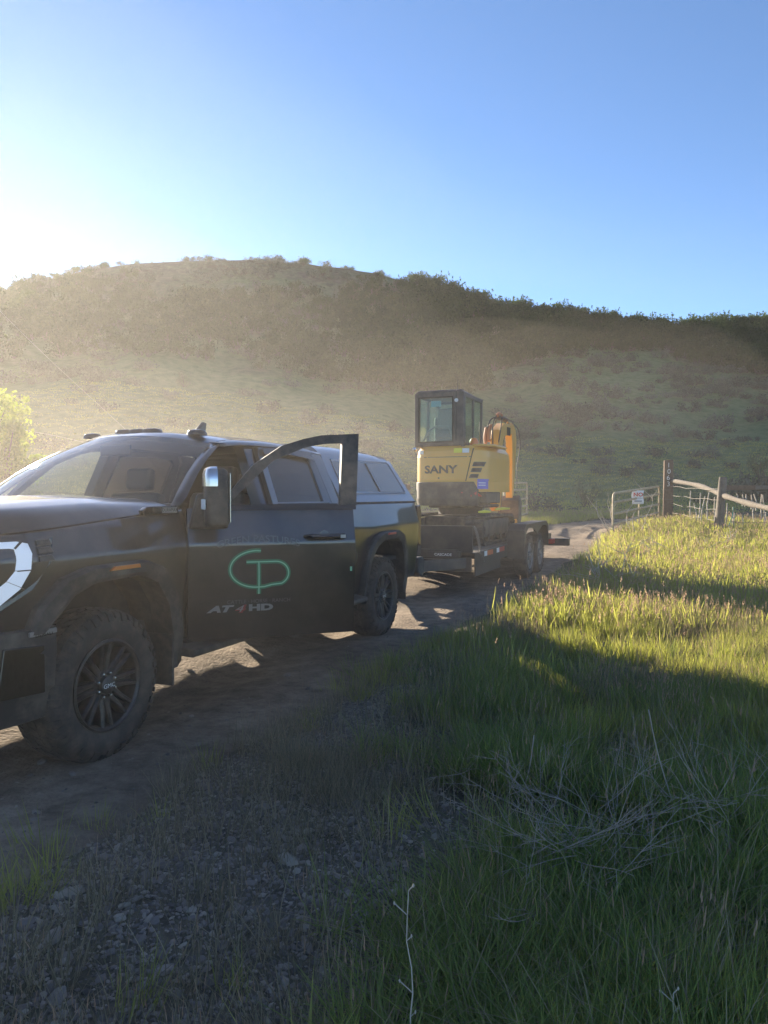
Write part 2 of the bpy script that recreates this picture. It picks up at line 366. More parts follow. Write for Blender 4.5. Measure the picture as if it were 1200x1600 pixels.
def road_mat():
    m = bpy.data.materials.new('packed_dirt'); m.use_nodes = True; n, l = nodes_of(m); p = n['Principled BSDF']; p.inputs['Roughness'].default_value = .95; p.inputs['Specular IOR Level'].default_value = .2
    g = n.new('ShaderNodeNewGeometry')
    b = n.new('ShaderNodeTexNoise'); b.inputs['Scale'].default_value = 5; b.inputs['Detail'].default_value = 12; b.inputs['Roughness'].default_value = .72; l.new(g.outputs['Position'], b.inputs['Vector'])
    c = n.new('ShaderNodeTexNoise'); c.inputs['Scale'].default_value = .8; c.inputs['Detail'].default_value = 4; l.new(g.outputs['Position'], c.inputs['Vector'])
    r1 = ramp(n, [(.3, (.15, .112, .082)), (.5, (.29, .225, .165)), (.7, (.44, .35, .26))]); l.new(b.outputs[0], r1.inputs[0])
    r2 = ramp(n, [(.35, (.55, .55, .57)), (.65, (1, 1, 1))]); l.new(c.outputs[0], r2.inputs[0])
    mx = n.new('ShaderNodeMix'); mx.data_type = 'RGBA'; mx.blend_type = 'MULTIPLY'; mx.inputs[0].default_value = .8; l.new(r1.outputs[0], mx.inputs[6]); l.new(r2.outputs[0], mx.inputs[7])
    vo = n.new('ShaderNodeTexVoronoi'); vo.inputs['Scale'].default_value = 38; l.new(g.outputs['Position'], vo.inputs['Vector'])
    l.new(mx.outputs[2], p.inputs['Base Color'])
    ad = n.new('ShaderNodeMath'); ad.operation = 'MULTIPLY_ADD'; l.new(vo.outputs[0], ad.inputs[0]); ad.inputs[1].default_value = -.35; l.new(b.outputs[0], ad.inputs[2])
    bu = n.new('ShaderNodeBump'); bu.inputs['Strength'].default_value = .9; bu.inputs['Distance'].default_value = .06; l.new(ad.outputs[0], bu.inputs['Height']); l.new(bu.outputs[0], p.inputs['Normal'])
    return m
struct(sheet('ground', gx, gy1, ground_h, ground_mat()))
def hill_h(X, Y):
    return np.where(Y <= 46.001, ground_h(X, Y), base_h(X, Y))
struct(sheet('hill', gx, gy2, hill_h, hill_mat()))
# the dirt road: cross rows along its centre line
mb = MB(); rows = []
RCf = catmull(ROAD, 60); S = np.linspace(-2.3, 2.3, 41)
tang = np.gradient(RCf, axis=0); tang /= np.linalg.norm(tang, axis=1)[:, None]; nor = np.stack([tang[:, 1], -tang[:, 0]], 1)
XX = RCf[:, 0, None]+nor[:, 0, None]*S; YY = RCf[:, 1, None]+nor[:, 1, None]*S; ZZ = road_h(XX, YY, 0, S[None, :]+0*XX)
nr = len(RCf); idx = np.arange(nr*41).reshape(nr, 41)
mb.v = np.stack([XX, YY, ZZ], -1).reshape(-1, 3).tolist(); mb.f = np.stack([idx[:-1, :-1], idx[1:, :-1], idx[1:, 1:], idx[:-1, 1:]], -1).reshape(-1, 4).tolist(); mb.m = [0]*len(mb.f)
ro = mb.build('dirt_road', road_mat(), smooth=True, recalc=False, angle=180); struct(ro)

def gz(x, y): return float(ground_h(np.array([x]), np.array([y]))[0])
def scatter(name, pts, rots, scls, idxs, variants, label=None, kind='stuff'):
    """one object: a cloud of points, each carrying one of the variant meshes (geometry nodes)"""
    c = bpy.data.collections.new(name+'_source')
    for i, me in enumerate(variants):
        o = bpy.data.objects.new('%s_v%02d' % (name, i), me); c.objects.link(o)
    me = bpy.data.meshes.new(name); me.from_pydata([tuple(map(float, p)) for p in pts], [], [])
    a = me.attributes.new('rot', 'FLOAT_VECTOR', 'POINT'); a.data.foreach_set('vector', np.asarray(rots, np.float32).ravel())
    s_ = np.asarray(scls, np.float32); s_ = np.repeat(s_[:, None], 3, 1) if s_.ndim == 1 else s_
    a = me.attributes.new('scl', 'FLOAT_VECTOR', 'POINT'); a.data.foreach_set('vector', s_.ravel())
    a = me.attributes.new('idx', 'INT', 'POINT'); a.data.foreach_set('value', np.asarray(idxs, np.int32))
    o = bpy.data.objects.new(name, me); COL.objects.link(o)
    ng = bpy.data.node_groups.new(name, 'GeometryNodeTree'); ng.interface.new_socket('Geometry', in_out='INPUT', socket_type='NodeSocketGeometry'); ng.interface.new_socket('Geometry', in_out='OUTPUT', socket_type='NodeSocketGeometry')
    n, l = ng.nodes, ng.links; gi = n.new('NodeGroupInput'); go = n.new('NodeGroupOutput')
    ci = n.new('GeometryNodeCollectionInfo'); ci.inputs[0].default_value = c; ci.inputs['Separate Children'].default_value = True; ci.inputs['Reset Children'].default_value = True
    ip = n.new('GeometryNodeInstanceOnPoints'); ip.inputs['Pick Instance'].default_value = True
    mp = n.new('GeometryNodeMeshToPoints')
    l.new(gi.outputs[0], mp.inputs[0]); l.new(mp.outputs[0], ip.inputs['Points']); l.new(ci.outputs[0], ip.inputs['Instance'])
    for nm, ty, so in (('rot', 'FLOAT_VECTOR', 'Rotation'), ('scl', 'FLOAT_VECTOR', 'Scale'), ('idx', 'INT', 'Instance Index')):
        at = n.new('GeometryNodeInputNamedAttribute'); at.data_type = ty; at.inputs[0].default_value = nm
        l.new([q for q in at.outputs if q.enabled][0], ip.inputs[so])
    l.new(ip.outputs[0], go.inputs[0])
    md = o.modifiers.new('scatter', 'NODES'); md.node_group = ng
    o['kind'] = kind
    if label: o['label'] = label
    return o
# ------------------------------------------------------------------ pickup truck (local x = forward, y = its left, z = up)
_ws = [.38, .45, .6, .9, 1.08, 1.17, 1.20, 1.36, 1.41]; _vs = [.90, .93, .958, .988, 1.0, 1.004, .996, .957, .94]
def Vb(u, w):
    v = float(np.interp(w, _ws, _vs))
    if u > 4.3: v -= .20*((u-4.3)/.75)**2
    if u < -.95: v -= .10*((-.95-u)/.3)**2
    for c in (0, 4.036): v += .022*math.exp(-((u-c)/.5)**4)*math.exp(-((w-1.1)/.16)**2)
    return v
def Vu(w): return .945-(w-1.40)*.43           # side above the belt line leans in
LV = [.38, .43, .48, .54, .6, .68, .76, .84, .92, 1.0, 1.06, 1.11, 1.15, 1.172, 1.19, 1.205, 1.25, 1.3, 1.35, 1.385, 1.41, 1.44]
def side_panel(mb, u0, u1, bot, top, sgn=1, nu=24, off=0., mi=0, V=Vb, extra=()):
    us = sorted(set([u0+(u1-u0)*i/nu for i in range(nu+1)]+list(extra)))
    g = []
    for u in us:
        b, t = bot(u), top(u); g.append([(u, sgn*(V(u, min(max(w, b), t))+off), min(max(w, b), t)) for w in LV])
    vs_ = [p for c in g for p in c]; k = len(LV); fs = []
    for i in range(len(us)-1):
        for j in range(k-1):
            if g[i][j][2] == g[i][j+1][2] and g[i+1][j][2] == g[i+1][j+1][2]: continue
            q = (i*k+j, i*k+j+1, (i+1)*k+j+1, (i+1)*k+j); fs.append(q if sgn < 0 else q[::-1])
    # orientation: left side must face +y
    fs = [tuple(f) for f in fs]; mb.add(vs_, [f[::-1] for f in fs], mi)
ARCH_IN = [(.50, .40), (.49, .62), (.43, .84), (.31, .97), (.18, 1.02), (-.18, 1.03), (-.34, .97), (-.47, .82), (-.54, .60), (-.55, .40)]
ARCH_OUT = [(.58, .50), (.575, .70), (.51, .93), (.38, 1.065), (.22, 1.11), (-.22, 1.115), (-.40, 1.06), (-.55, .88), (-.63, .64), (-.645, .44)]
def arch(c, u, lo):
    p = sorted([(c+a, b) for a, b in ARCH_IN]); us = [q[0] for q in p]
    if u <= us[0] or u >= us[-1]: return lo
    return float(np.interp(u, us, [q[1]+.015 for q in p]))
def flare(c, sgn, parent, rear=False):
    mb = MB(); outer = ARCH_OUT; inner = ARCH_IN; vs_ = []; n = 40
    def rs(P, n):
        P = np.array(P); d = np.r_[0, np.cumsum(np.hypot(*np.diff(P, axis=0).T))]; t = np.linspace(0, d[-1], n)
        return np.stack([np.interp(t, d, P[:, 0]), np.interp(t, d, P[:, 1])], 1)
    if c > 1: outer = [(.555, .80)]+outer[2:]; inner = [(.47, .80)]+inner[2:]
    O = rs(outer, n); I = rs(inner, n)
    for k in range(n):
        o, i = O[k], I[k]; uo, wo, ui, wi = c+o[0], o[1], c+i[0], i[1]
        wo = max(wo, .44); vo = Vb(uo, wo); vi = Vb(ui, max(wi, .5))
        vs_ += [(uo, sgn*(vo-.02), wo), (uo, sgn*(vo+.035), wo), ((uo*.85+ui*.15), sgn*(vo*.85+vi*.15+.062), wo*.85+wi*.15), ((uo*.25+ui*.75), sgn*(vi+.066), wo*.25+wi*.75), (ui, sgn*(vi+.05), wi), (ui, sgn*(vi-.10), wi)]
    fs = [(k*6+j, k*6+j+1, k*6+j+7, k*6+j+6) for k in range(n-1) for j in range(5)]
    fs += [tuple(range(6)), tuple(range((n-1)*6, n*6))]
    mb.add(vs_, fs); f = mb.build('wheel_arch_flare', M_plast, parent, angle=28)
    # inner liner
    mb = MB(); vs_ = []
    for k in range(n):
        i = I[k]; vs_ += [(c+i[0]*1.02, sgn*.93, i[1]+.01), (c+i[0]*1.02, sgn*.55, i[1]+.01)]
    mb.add(vs_, [(2*k, 2*k+1, 2*k+3, 2*k+2) for k in range(n-1)]); mb.build('wheel_well', M_under, parent, solid=.01)
    return f
def make_wheel(parent, loc, sgn, R=.42, wd=.29, rim_r=.245, spokes=8, big=True, rim_mat=None, word=None, name='wheel'):
    """loc = hub centre; outer face toward sgn*y. Built as wheel > tyre, spoke, lug_nut, hub_cap"""
    rim_mat = rim_mat or M_rim; h = wd/2
    mb = MB()
    mb.lathe([(rim_r+.012, h-.018), (rim_r+.014, h-.006), (rim_r+.002, h-.002), (rim_r-.012, h-.014), (rim_r-.022, h-.05), (rim_r-.03, -h*.4), (rim_r+.01, -h+.02)], 48)
    mb.lathe([(.085, h-.075), (.085, h-.045), (.075, h-.038), (0.001, h-.036)], 24)
    mb.lathe([(rim_r-.03, -h*.25), (.05, -h*.25), (.001, -h*.25)], 24)
    w = mb.build(name, rim_mat, parent, angle=30); w.location = loc
    if sgn < 0: w.rotation_euler = (0, 0, math.pi)
    mb = MB()
    pr = [(rim_r+.008, h-.02), (rim_r+.03, h-.004), (rim_r+.075*R/.42, h+.006), (R-.075, h+.004), (R-.035, h-.008), (R-.012, h-.03), (R-.004, h-.06), (R-.004, 0)]
    pr = pr+[(r, -y) for r, y in pr[::-1][1:]]
    mb.lathe(pr, 64)
    nb = 44
    for k in range(nb):
        for j, y0 in enumerate(np.linspace(-h+.045, h-.045, 5)):
            a = 2*math.pi*(k+.5*(j % 2)+random.uniform(-.06, .06))/nb; da = 2*math.pi/nb*.39; ww = .021
            rr0, rr1 = R-.008, R+.006
            if j in (0, 4):
                ya, yb = (y0-.022, y0+.026) if j == 0 else (y0-.026, y0+.022)
                rr1a = R-.006 if j == 0 else R+.005; rr1b = R+.005 if j == 0 else R-.006
            else: ya, yb = y0-ww, y0+ww; rr1a = rr1b = rr1
            sk = .012*(1 if j % 2 else -1)/R
            v = []
            for (aa, yy, ro) in ((a-da-sk, ya, rr1a), (a+da-sk, ya, rr1a), (a+da+sk, yb, rr1b), (a-da+sk, yb, rr1b)):
                for r in (rr0-.012, ro): v.append((r*math.cos(aa), yy, r*math.sin(aa)))
            mb.add(v, [(1, 3, 5, 7), (0, 1, 7, 6), (2, 3, 1, 0), (4, 5, 3, 2), (6, 7, 5, 4)])
        for s2 in (1, -1):      # shoulder lugs down the side wall
            a = 2*math.pi*(k+(.5 if k % 2 else 0.1)*.3)/nb; da = 2*math.pi/nb*(.34 if k % 2 else .24)
            r0 = R-(.062 if k % 2 else .045); v = []
            for r, y in ((R-.006, h-.034), (R-.02, h-.012), (r0, h+.004)):
                for q in (-da, da): v.append((r*math.cos(a+q), s2*(y+.009), r*math.sin(a+q)))
                for q in (-da, da): v.append((r*math.cos(a+q), s2*(y-.006), r*math.sin(a+q)))
            mb.add(v, [(0, 1, 5, 4), (4, 5, 9, 8), (0, 4, 6, 2), (4, 8, 10, 6), (1, 3, 7, 5), (5, 7, 11, 9), (8, 9, 11, 10)])
    t = mb.build('tyre', M_rub, w, angle=30)
    first = None
    for k in range(spokes):
        a = 2*math.pi*k/spokes
        if first is None:
            mb = MB(); r0, r1 = .07, rim_r-.012
            for s2 in (-1, 1):      # each spoke is a raised pair of ribs
                v = []
                for r, o, y, hw in ((r0, .020*s2, h-.045, .020), ((r0+r1)/2, .024*s2, h-.032, .015), (r1, .034*s2, h-.022, .014)):
                    v += [(r, y, o-hw), (r, y+.010, o-hw*.5), (r, y+.010, o+hw*.5), (r, y, o+hw), (r, y-.05, o+hw), (r, y-.05, o-hw)]
                mb.add(v, [(i*6+j, i*6+(j+1) % 6, (i+1)*6+(j+1) % 6, (i+1)*6+j) for i in range(2) for j in range(6)])
            mb.box((r0, h-.072, -.022), (r1, h-.052, .022))
            first = mb.build('spoke', rim_mat, w, angle=25); o = first
        else:
            o = first.copy(); COL.objects.link(o); o.parent = w
        o.rotation_euler = (0, a, 0)
    mb = MB(); mb.lathe([(.052, h-.05), (.050, h-.012), (.042, h-.006), (.001, h-.004)], 24); mb.build('hub_cap', rim_mat, w)
    first = None
    for k in range(8):
        if first is None:
            mb = MB(); mb.lathe([(.0125, -.012), (.0125, .012), (.008, .020), (.0005, .022)], 6); first = mb.build('lug_nut', M_chrome, w); o = first
        else: o = first.copy(); COL.objects.link(o); o.parent = w
        a = 2*math.pi*(k+.5)/8; o.location = (.068*math.cos(a), h-.035, .068*math.sin(a))
    if word: place_text('hub_lettering', word, .034, M_white, w, lambda x, z, y: (-x, h-.003, z-.012), sx=1.2)
    return w

tr = thing('pickup_truck', 'black four-door pickup truck with its driver door open and a green CP logo on it', 'pickup truck', (RX, RY, -.02), YAW)
BELT = lambda u: 1.405
def hoodseam(u): return float(np.interp(u, [3.33, 3.6, 4.0, 4.5, 4.8, 5.1], [1.395, 1.375, 1.345, 1.305, 1.285, 1.275]))
# lower body: chassis box, sills
mb = MB()
mb.box((-1.1, -.80, .58), (4.6, .80, .64)); mb.box((.98, -.90, .52), (3.36, .90, .60))
mb.box((-1.25, -.42, .55), (4.9, -.30, .68)); mb.box((-1.25, .30, .55), (4.9, .42, .68))
mb.box((1.0, -.9, .56), (3.4, .9, .60))
ch = mb.build('chassis', M_under, tr, bevel=.02)
mb = MB(); mb.tube([(0, -.75, .42), (0, .75, .42)], .055, 12); mb.lathe([(.01, -.14), (.13, -.09), (.15, 0), (.13, .09), (.01, .14)], 20, 'y', (0, 0, .42)); mb.build('rear_axle', M_under, tr)
mb = MB(); mb.tube([(4.036, -.75, .42), (4.036, .75, .42)], .05, 12); mb.box((3.7, -.3, .42), (4.4, .3, .6)); mb.build('front_axle', M_under, tr)
for s in (1, -1):
    nm = 'front_fender'; mb = MB(); ex = [4.036+a for a, b in ARCH_IN]+[4.036+.51, 4.036-.56]
    def fb(u):
        if u > 4.036+.5: return .80 if u < 4.70 else .84
        return arch(4.036, u, .42)
    side_panel(mb, 3.335, 4.96, fb, hoodseam, s, 40, extra=ex)
    mb.build(nm, M_paint, tr, angle=50, solid=.012 if s > 0 else .012)
    mb = MB(); ex = list(a for a, b in ARCH_IN)+[.51, -.56]
    side_panel(mb, -1.12, .925, lambda u: arch(0, u, .46 if u > 0 else .54), lambda u: 1.405, s, 44, extra=ex)
    bs = mb.build('bed_side', M_paint, tr, angle=50, solid=.02)
    flare(4.036, s, tr); flare(0, s, tr)
    # running board
    mb = MB(); mb.prism([(.90*s, .47), (1.09*s, .462), (1.115*s, .48), (1.11*s, .515), (.90*s, .54)], 0, .72, 3.42); mb.build('running_board', M_plast, tr, bevel=.012)
    for u in (1.0, 2.2, 3.3):
        mb = MB(); mb.box((u-.03, s*.6, .52), (u+.03, s*.98, .55)); mb.build('step_bracket', M_under, tr)
    # sill + door pillars
    mb = MB(); side_panel(mb, .975, 3.34, lambda u: .48, lambda u: .535, s, 4, off=-.012); mb.build('sill', M_paint, tr, solid=.04)
    mb = MB(); side_panel(mb, .975, 1.128, lambda u: .53, BELT, s, 3); mb.build('cab_corner', M_paint, tr, solid=.03)
# doors ------------------------------------------------
def upper_poly(mb, pts, s, off=0, th=.05, mi=0, hinge=None, V=Vu):
    """flat polygon in (u,w), laid on the leaning side and thickened inwards"""
    n = len(pts); a = [(u, s*(V(w)+off), w) for u, w in pts]; b = [(u, s*(V(w)+off-th), w) for u, w in pts]
    mb.add(a+b, [tuple(range(n)), tuple(range(n, 2*n))[::-1]]+[(i, i+n, (i+1) % n+n, (i+1) % n) for i in range(n)], mi)
def ring(mb, outer, inner, s, off=0, th=.05, V=Vu, mi=0):
    n = len(outer)
    P = [[(u, s*(V(w)+o), w) for u, w in q] for q, o in ((outer, off), (inner, off-.008), (inner, off-th), (outer, off-th))]
    vs_ = sum(P, []); fs = []
    for k in range(4):
        for i in range(n): j = (i+1) % n; k2 = (k+1) % 4; fs.append((k*n+i, k*n+j, k2*n+j, k2*n+i))
    mb.add(vs_, fs, mi)
def rear_door(s):
    mb = MB(); side_panel(mb, 1.140, 2.185, lambda u: .535 if u > 1.3 else .535+.10*(1.3-u)/.16, BELT, s, 14)
    d = mb.build('rear_door', M_paint, tr, angle=50, solid=.03)
    mb = MB(); out = [(2.185, 1.405), (2.125, 1.80), (2.09, 1.872), (1.62, 1.888), (1.24, 1.872), (1.165, 1.80), (1.14, 1.405)]
    inn = [(2.075, 1.43), (2.02, 1.79), (2.0, 1.825), (1.62, 1.838), (1.31, 1.825), (1.27, 1.79), (1.285, 1.43)]
    ring(mb, out, inn, s, .0, .05); mb.build('window_frame', M_paint, d, bevel=.006)
    mb = MB(); upper_poly(mb, inn, s, -.022, .004); mb.build('window', M_priv, d, smooth=False)
    mb = MB(); upper_poly(mb, [(2.10, 1.385), (2.10, 1.42), (1.2, 1.42), (1.2, 1.385)], s, .004, .012); mb.build('belt_moulding', M_trim, d)
    mb = MB(); upper_poly(mb, [(2.06, 1.82), (2.05, 1.87), (1.62, 1.886), (1.25, 1.875), (1.2, 1.79), (1.26, 1.81), (1.62, 1.835)], s, .022, .006); mb.build('rain_deflector', M_trim, d)
    door_handle(d, s, 1.33, 1.205)
    return d
def door_handle(parent, s, u, w, off=(0, 0, 0)):
    mb = MB(); v = Vb(2, w)
    pts = [(u-.145+off[0], s*(v-.005)+off[1], w+off[2]), (u-.13+off[0], s*(v+.038)+off[1], w+off[2]), (u+.10+off[0], s*(v+.042)+off[1], w+off[2]), (u+.135+off[0], s*(v-.005)+off[1], w+off[2])]
    mb.tube(pts, [.018, .021, .021, .014], 10); mb.build('door_handle', M_trim, parent)
    mb = MB(); mb.lathe([(.03, 0), (.04, .012), (.001, .016)], 20, 'y', (u+off[0], s*(v-.01)+off[1], w+off[2])); o = mb.build('handle_recess', M_trim, parent)
    mb = MB(); mb.box((u-.135+off[0], s*(v+.052)+off[1], w-.010+off[2]), (u-.10+off[0], s*(v+.064)+off[1], w+.012+off[2])); mb.build('handle_button', M_badge, parent)
rear_door(1); rear_door(-1)
# front doors. geometry is built closed, the left one is then swung about its hinge
HU, HV = 3.33, .98
def front_door(s, ang):
    root_off = (HU, s*HV)
    mb = MB(); side_panel(mb, 2.20, 3.322, lambda u: .535, lambda u: float(np.interp(u, [2.2, 3.2, 3.322], [1.405, 1.405, 1.398])), s, 16)
    mb.v = [(x-HU, y-s*HV, z) for x, y, z in mb.v]
    d = mb.build('front_door', M_paint, tr, angle=50); d.location = (HU, s*HV, 0); d.rotation_euler = (0, 0, R_(ang)*(-1 if s > 0 else 1))
    def bd(mbx, name, m, **k):
        mbx.v = [(x-HU, y-s*HV, z) for x, y, z in mbx.v]; return mbx.build(name, m, d, **k)
    # inner door shell
    mb = MB(); side_panel(mb, 2.20, 3.322, lambda u: .535, lambda u: 1.40, s, 8, off=-.11)
    rim = [(2.20, .535), (2.20, 1.403), (3.322, 1.398), (3.322, .535)]
    for (u0, w0), (u1, w1) in zip(rim, rim[1:]+rim[:1]):
        k = 8
        for i in range(k):
            a, b = i/k, (i+1)/k; ua, wa, ub, wb = u0+(u1-u0)*a, w0+(w1-w0)*a, u0+(u1-u0)*b, w0+(w1-w0)*b
            mb.add([(ua, s*Vb(ua, wa), wa), (ub, s*Vb(ub, wb), wb), (ub, s*(Vb(ub, wb)-.11), wb), (ua, s*(Vb(ua, wa)-.11), wa)], [(0, 1, 2, 3)])
    bd(mb, 'inner_door_panel', M_int, smooth=False)
    mb = MB()
    out = [(3.16, 1.40), (3.00, 1.515), (2.85, 1.66), (2.68, 1.79), (2.52, 1.853), (2.30, 1.888), (2.115, 1.905), (2.20, 1.40)]
    out = [(3.23, 1.40), (3.06, 1.483), (2.872, 1.693), (2.66, 1.833), (2.50, 1.885), (2.37, 1.915), (2.082, 1.935), (2.175, 1.40)]
    inn = [(3.08, 1.405), (2.93, 1.545), (2.72, 1.73), (2.50, 1.82), (2.40, 1.845), (2.32, 1.857), (2.215, 1.862), (2.29, 1.405)]
    ring(mb, out, inn, s, .0, .055); bd(mb, 'window_frame', M_paint_sky if s > 9 else M_plast, bevel=.006)
    mb = MB(); upper_poly(mb, [(3.25, 1.388), (3.20, 1.415), (2.18, 1.418), (2.18, 1.388)], s, .006, .03); bd(mb, 'belt_moulding', M_trim)
    if s < 0:
        mb = MB(); upper_poly(mb, inn, s, -.025, .004); bd(mb, 'window', M_clear, smooth=False)
    else:   # rolled right down: only its top edge shows above the belt
        mb = MB(); upper_poly(mb, [(3.05, 1.41), (3.03, 1.425), (2.30, 1.43), (2.29, 1.41)], s, -.028, .004); bd(mb, 'window', M_priv, smooth=False)
    door_handle(d, s, 2.42, 1.207, (-HU, -s*HV, 0))
    return d
fd = front_door(1, 48); front_door(-1, 0)
def dpt(sx, w, off=.004):           # point on the open door: sx = metres behind the hinge
    return (-sx, Vb(HU-sx, w)+off-HV, w)
# tow mirrors
def mirror(parent, s, rel):
    ox, oy = rel
    mb = MB()       # housing: rounded tall box
    def prof(k):
        return [(-.075, 0), (-.06, .012), (.05, .012), (.085, 0)]
    P = []
    zs = [1.295, 1.315, 1.36, 1.50, 1.60, 1.635, 1.650]; sc = [.80, .95, 1, 1, .97, .85, .60]
    for z, q in zip(zs, sc):
        for j in range(16):
            a = 2*math.pi*j/16; cx_, sy_ = math.copysign(abs(math.cos(a))**.45, math.cos(a)), math.copysign(abs(math.sin(a))**.45, math.sin(a))
            P.append((ox-.02+.075*q*cx_*(1 if cx_ < 0 else .9), oy+s*(.30+.115*q*sy_), z))
    f = [(i*16+j, i*16+(j+1) % 16, (i+1)*16+(j+1) % 16, (i+1)*16+j) for i in range(6) for j in range(16)]+[tuple(range(16))[::-1], tuple(range(96, 112))]
    mb.add(P, f); m = mb.build('tow_mirror', M_plast, parent, angle=60)
    mb = MB(); P = []      # chrome cap over the front and top
    zs = [1.54, 1.58, 1.615, 1.645, 1.660]; sc = [1.03, 1.03, 1.0, .88, .60]
    for z, q in zip(zs, sc):
        for j in range(9):
            a = -math.pi/2+math.pi*j/8; cx_, sy_ = abs(math.cos(a))**.45, math.copysign(abs(math.sin(a))**.45, math.sin(a))
            P.append((ox-.02+.078*q*cx_*.92+.002, oy+s*(.30+.118*q*sy_), z))
    f = [(i*9+j, i*9+j+1, (i+1)*9+j+1, (i+1)*9+j) for i in range(4) for j in range(8)]+[tuple(range(36, 45))]
    mb.add(P, f); o = mb.build('chrome_cap', M_chrome, m)
    mb = MB(); mb.box((ox+.052, oy+s*.235, 1.40), (ox+.062, oy+s*.40, 1.463)); mb.build('clearance_lamp', M_white, m, bevel=.006)
    mb = MB(); mb.box((ox-.098, oy+s*.205, 1.32), (ox-.092, oy+s*.395, 1.62)); mb.build('mirror_glass', M_chrome, m, bevel=.004)
    for z in (1.36, 1.47):
        mb = MB(); mb.tube([(ox-.02, oy+s*.0, z-.03), (ox-.01, oy+s*.10, z-.01), (ox-.01, oy+s*.22, z)], [.030, .024, .024], 10); mb.build('mirror_arm', M_plast, m)
    mb = MB(); mb.prism([(ox+.12, 1.27), (ox+.06, 1.50), (ox-.10, 1.50), (ox-.14, 1.27)], 1, oy-s*.06, oy+s*.03); mb.build('mirror_base', M_plast, m, bevel=.02)
    return m
mirror(fd, 1, (-.13, 0))
mirror(tr, -1, (HU-.13, -HV))
# decals and badges on the open door
def ribbon(mb, pts, wd, off):
    P = [np.array(p) for p in pts]; n = len(P); vs_ = []
    for i in range(n):
        t = P[min(i+1, n-1)]-P[max(i-1, 0)]; t = t/np.linalg.norm(t); nn = np.array([-t[1], t[0]])*wd/2
        vs_ += [dpt(*(P[i]+nn), off), dpt(*(P[i]-nn), off)]
    mb.add(vs_, [(2*i, 2*i+1, 2*i+3, 2*i+2) for i in range(n-1)])
def arcp(cx_, cz, rx, rz, a0, a1, n=30): return [(cx_+rx*math.cos(R_(a0+(a1-a0)*i/n)), cz+rz*math.sin(R_(a0+(a1-a0)*i/n))) for i in range(n+1)]
Gc = arcp(.452, 1.000, .178, .122, 88, 270, 36)
Pc = [(.452, .878), (.50, .880), (.55, .892)]+arcp(.575, .968, .088, .079, -62, 90, 16)+[(.47, 1.047), (.38, 1.047)]
Gc[0] = (.475, 1.120)
stem = [(.462, 1.045), (.464, .97), (.464, .90), (.464, .832)]
for nm, m_, wd, of in (('logo_outer_band', M_green_d, .030, .0035), ('logo_stroke', M_green_l, .0085, .0055)):  # wide dark green printed band under a narrow light green stroke
    mb = MB(); ribbon(mb, Gc, wd, of); ribbon(mb, Pc, wd, of+.0004); ribbon(mb, stem, wd, of+.0008); mb.build(nm, m_, fd, recalc=False)
def arched(x, z, y):    # x along the text, z up
    s0 = .462+x; return dpt(s0, 1.135+z+.045*(1-(x/.30)**2), .004+y)
place_text('lettering_green_pastures', 'GREEN PASTURES', .062, M_grey_decal, fd, arched, sx=1.13, bold=.0008)
place_text('lettering_cattle_horse_ranch', 'CATTLE \u00b7 HORSE \u00b7 RANCH', .036, M_grey_decal, fd, lambda x, z, y: dpt(.467+x, .772+z, .004), sx=1.0)
place_text('badge_at', 'AT', .058, M_badge, fd, lambda x, z, y: dpt(.205+x, .722+z, .008+y*1), sx=1.9, bold=.003, slant=.3, ext=.003)
place_text('badge_four', '4', .066, M_badred, fd, lambda x, z, y: dpt(.335+x, .715+z, .009+y), sx=1.7, bold=.004, slant=.3, ext=.003)
place_text('badge_four_face', '4', .062, M_badge, fd, lambda x, z, y: dpt(.330+x, .719+z, .0135), sx=1.7, bold=.0, slant=.3)
place_text('badge_hd', 'HD', .058, M_badge, fd, lambda x, z, y: dpt(.478+x, .722+z, .008+y), sx=1.9, bold=.003, ext=.003)
mb = MB(); mb.box((-1.108, Vb(2.2, .98)-HV+.002, .965), (-1.094, Vb(2.2, .98)-HV+.006, .995)); mb.build('door_edge_tag', M_green_l, fd)
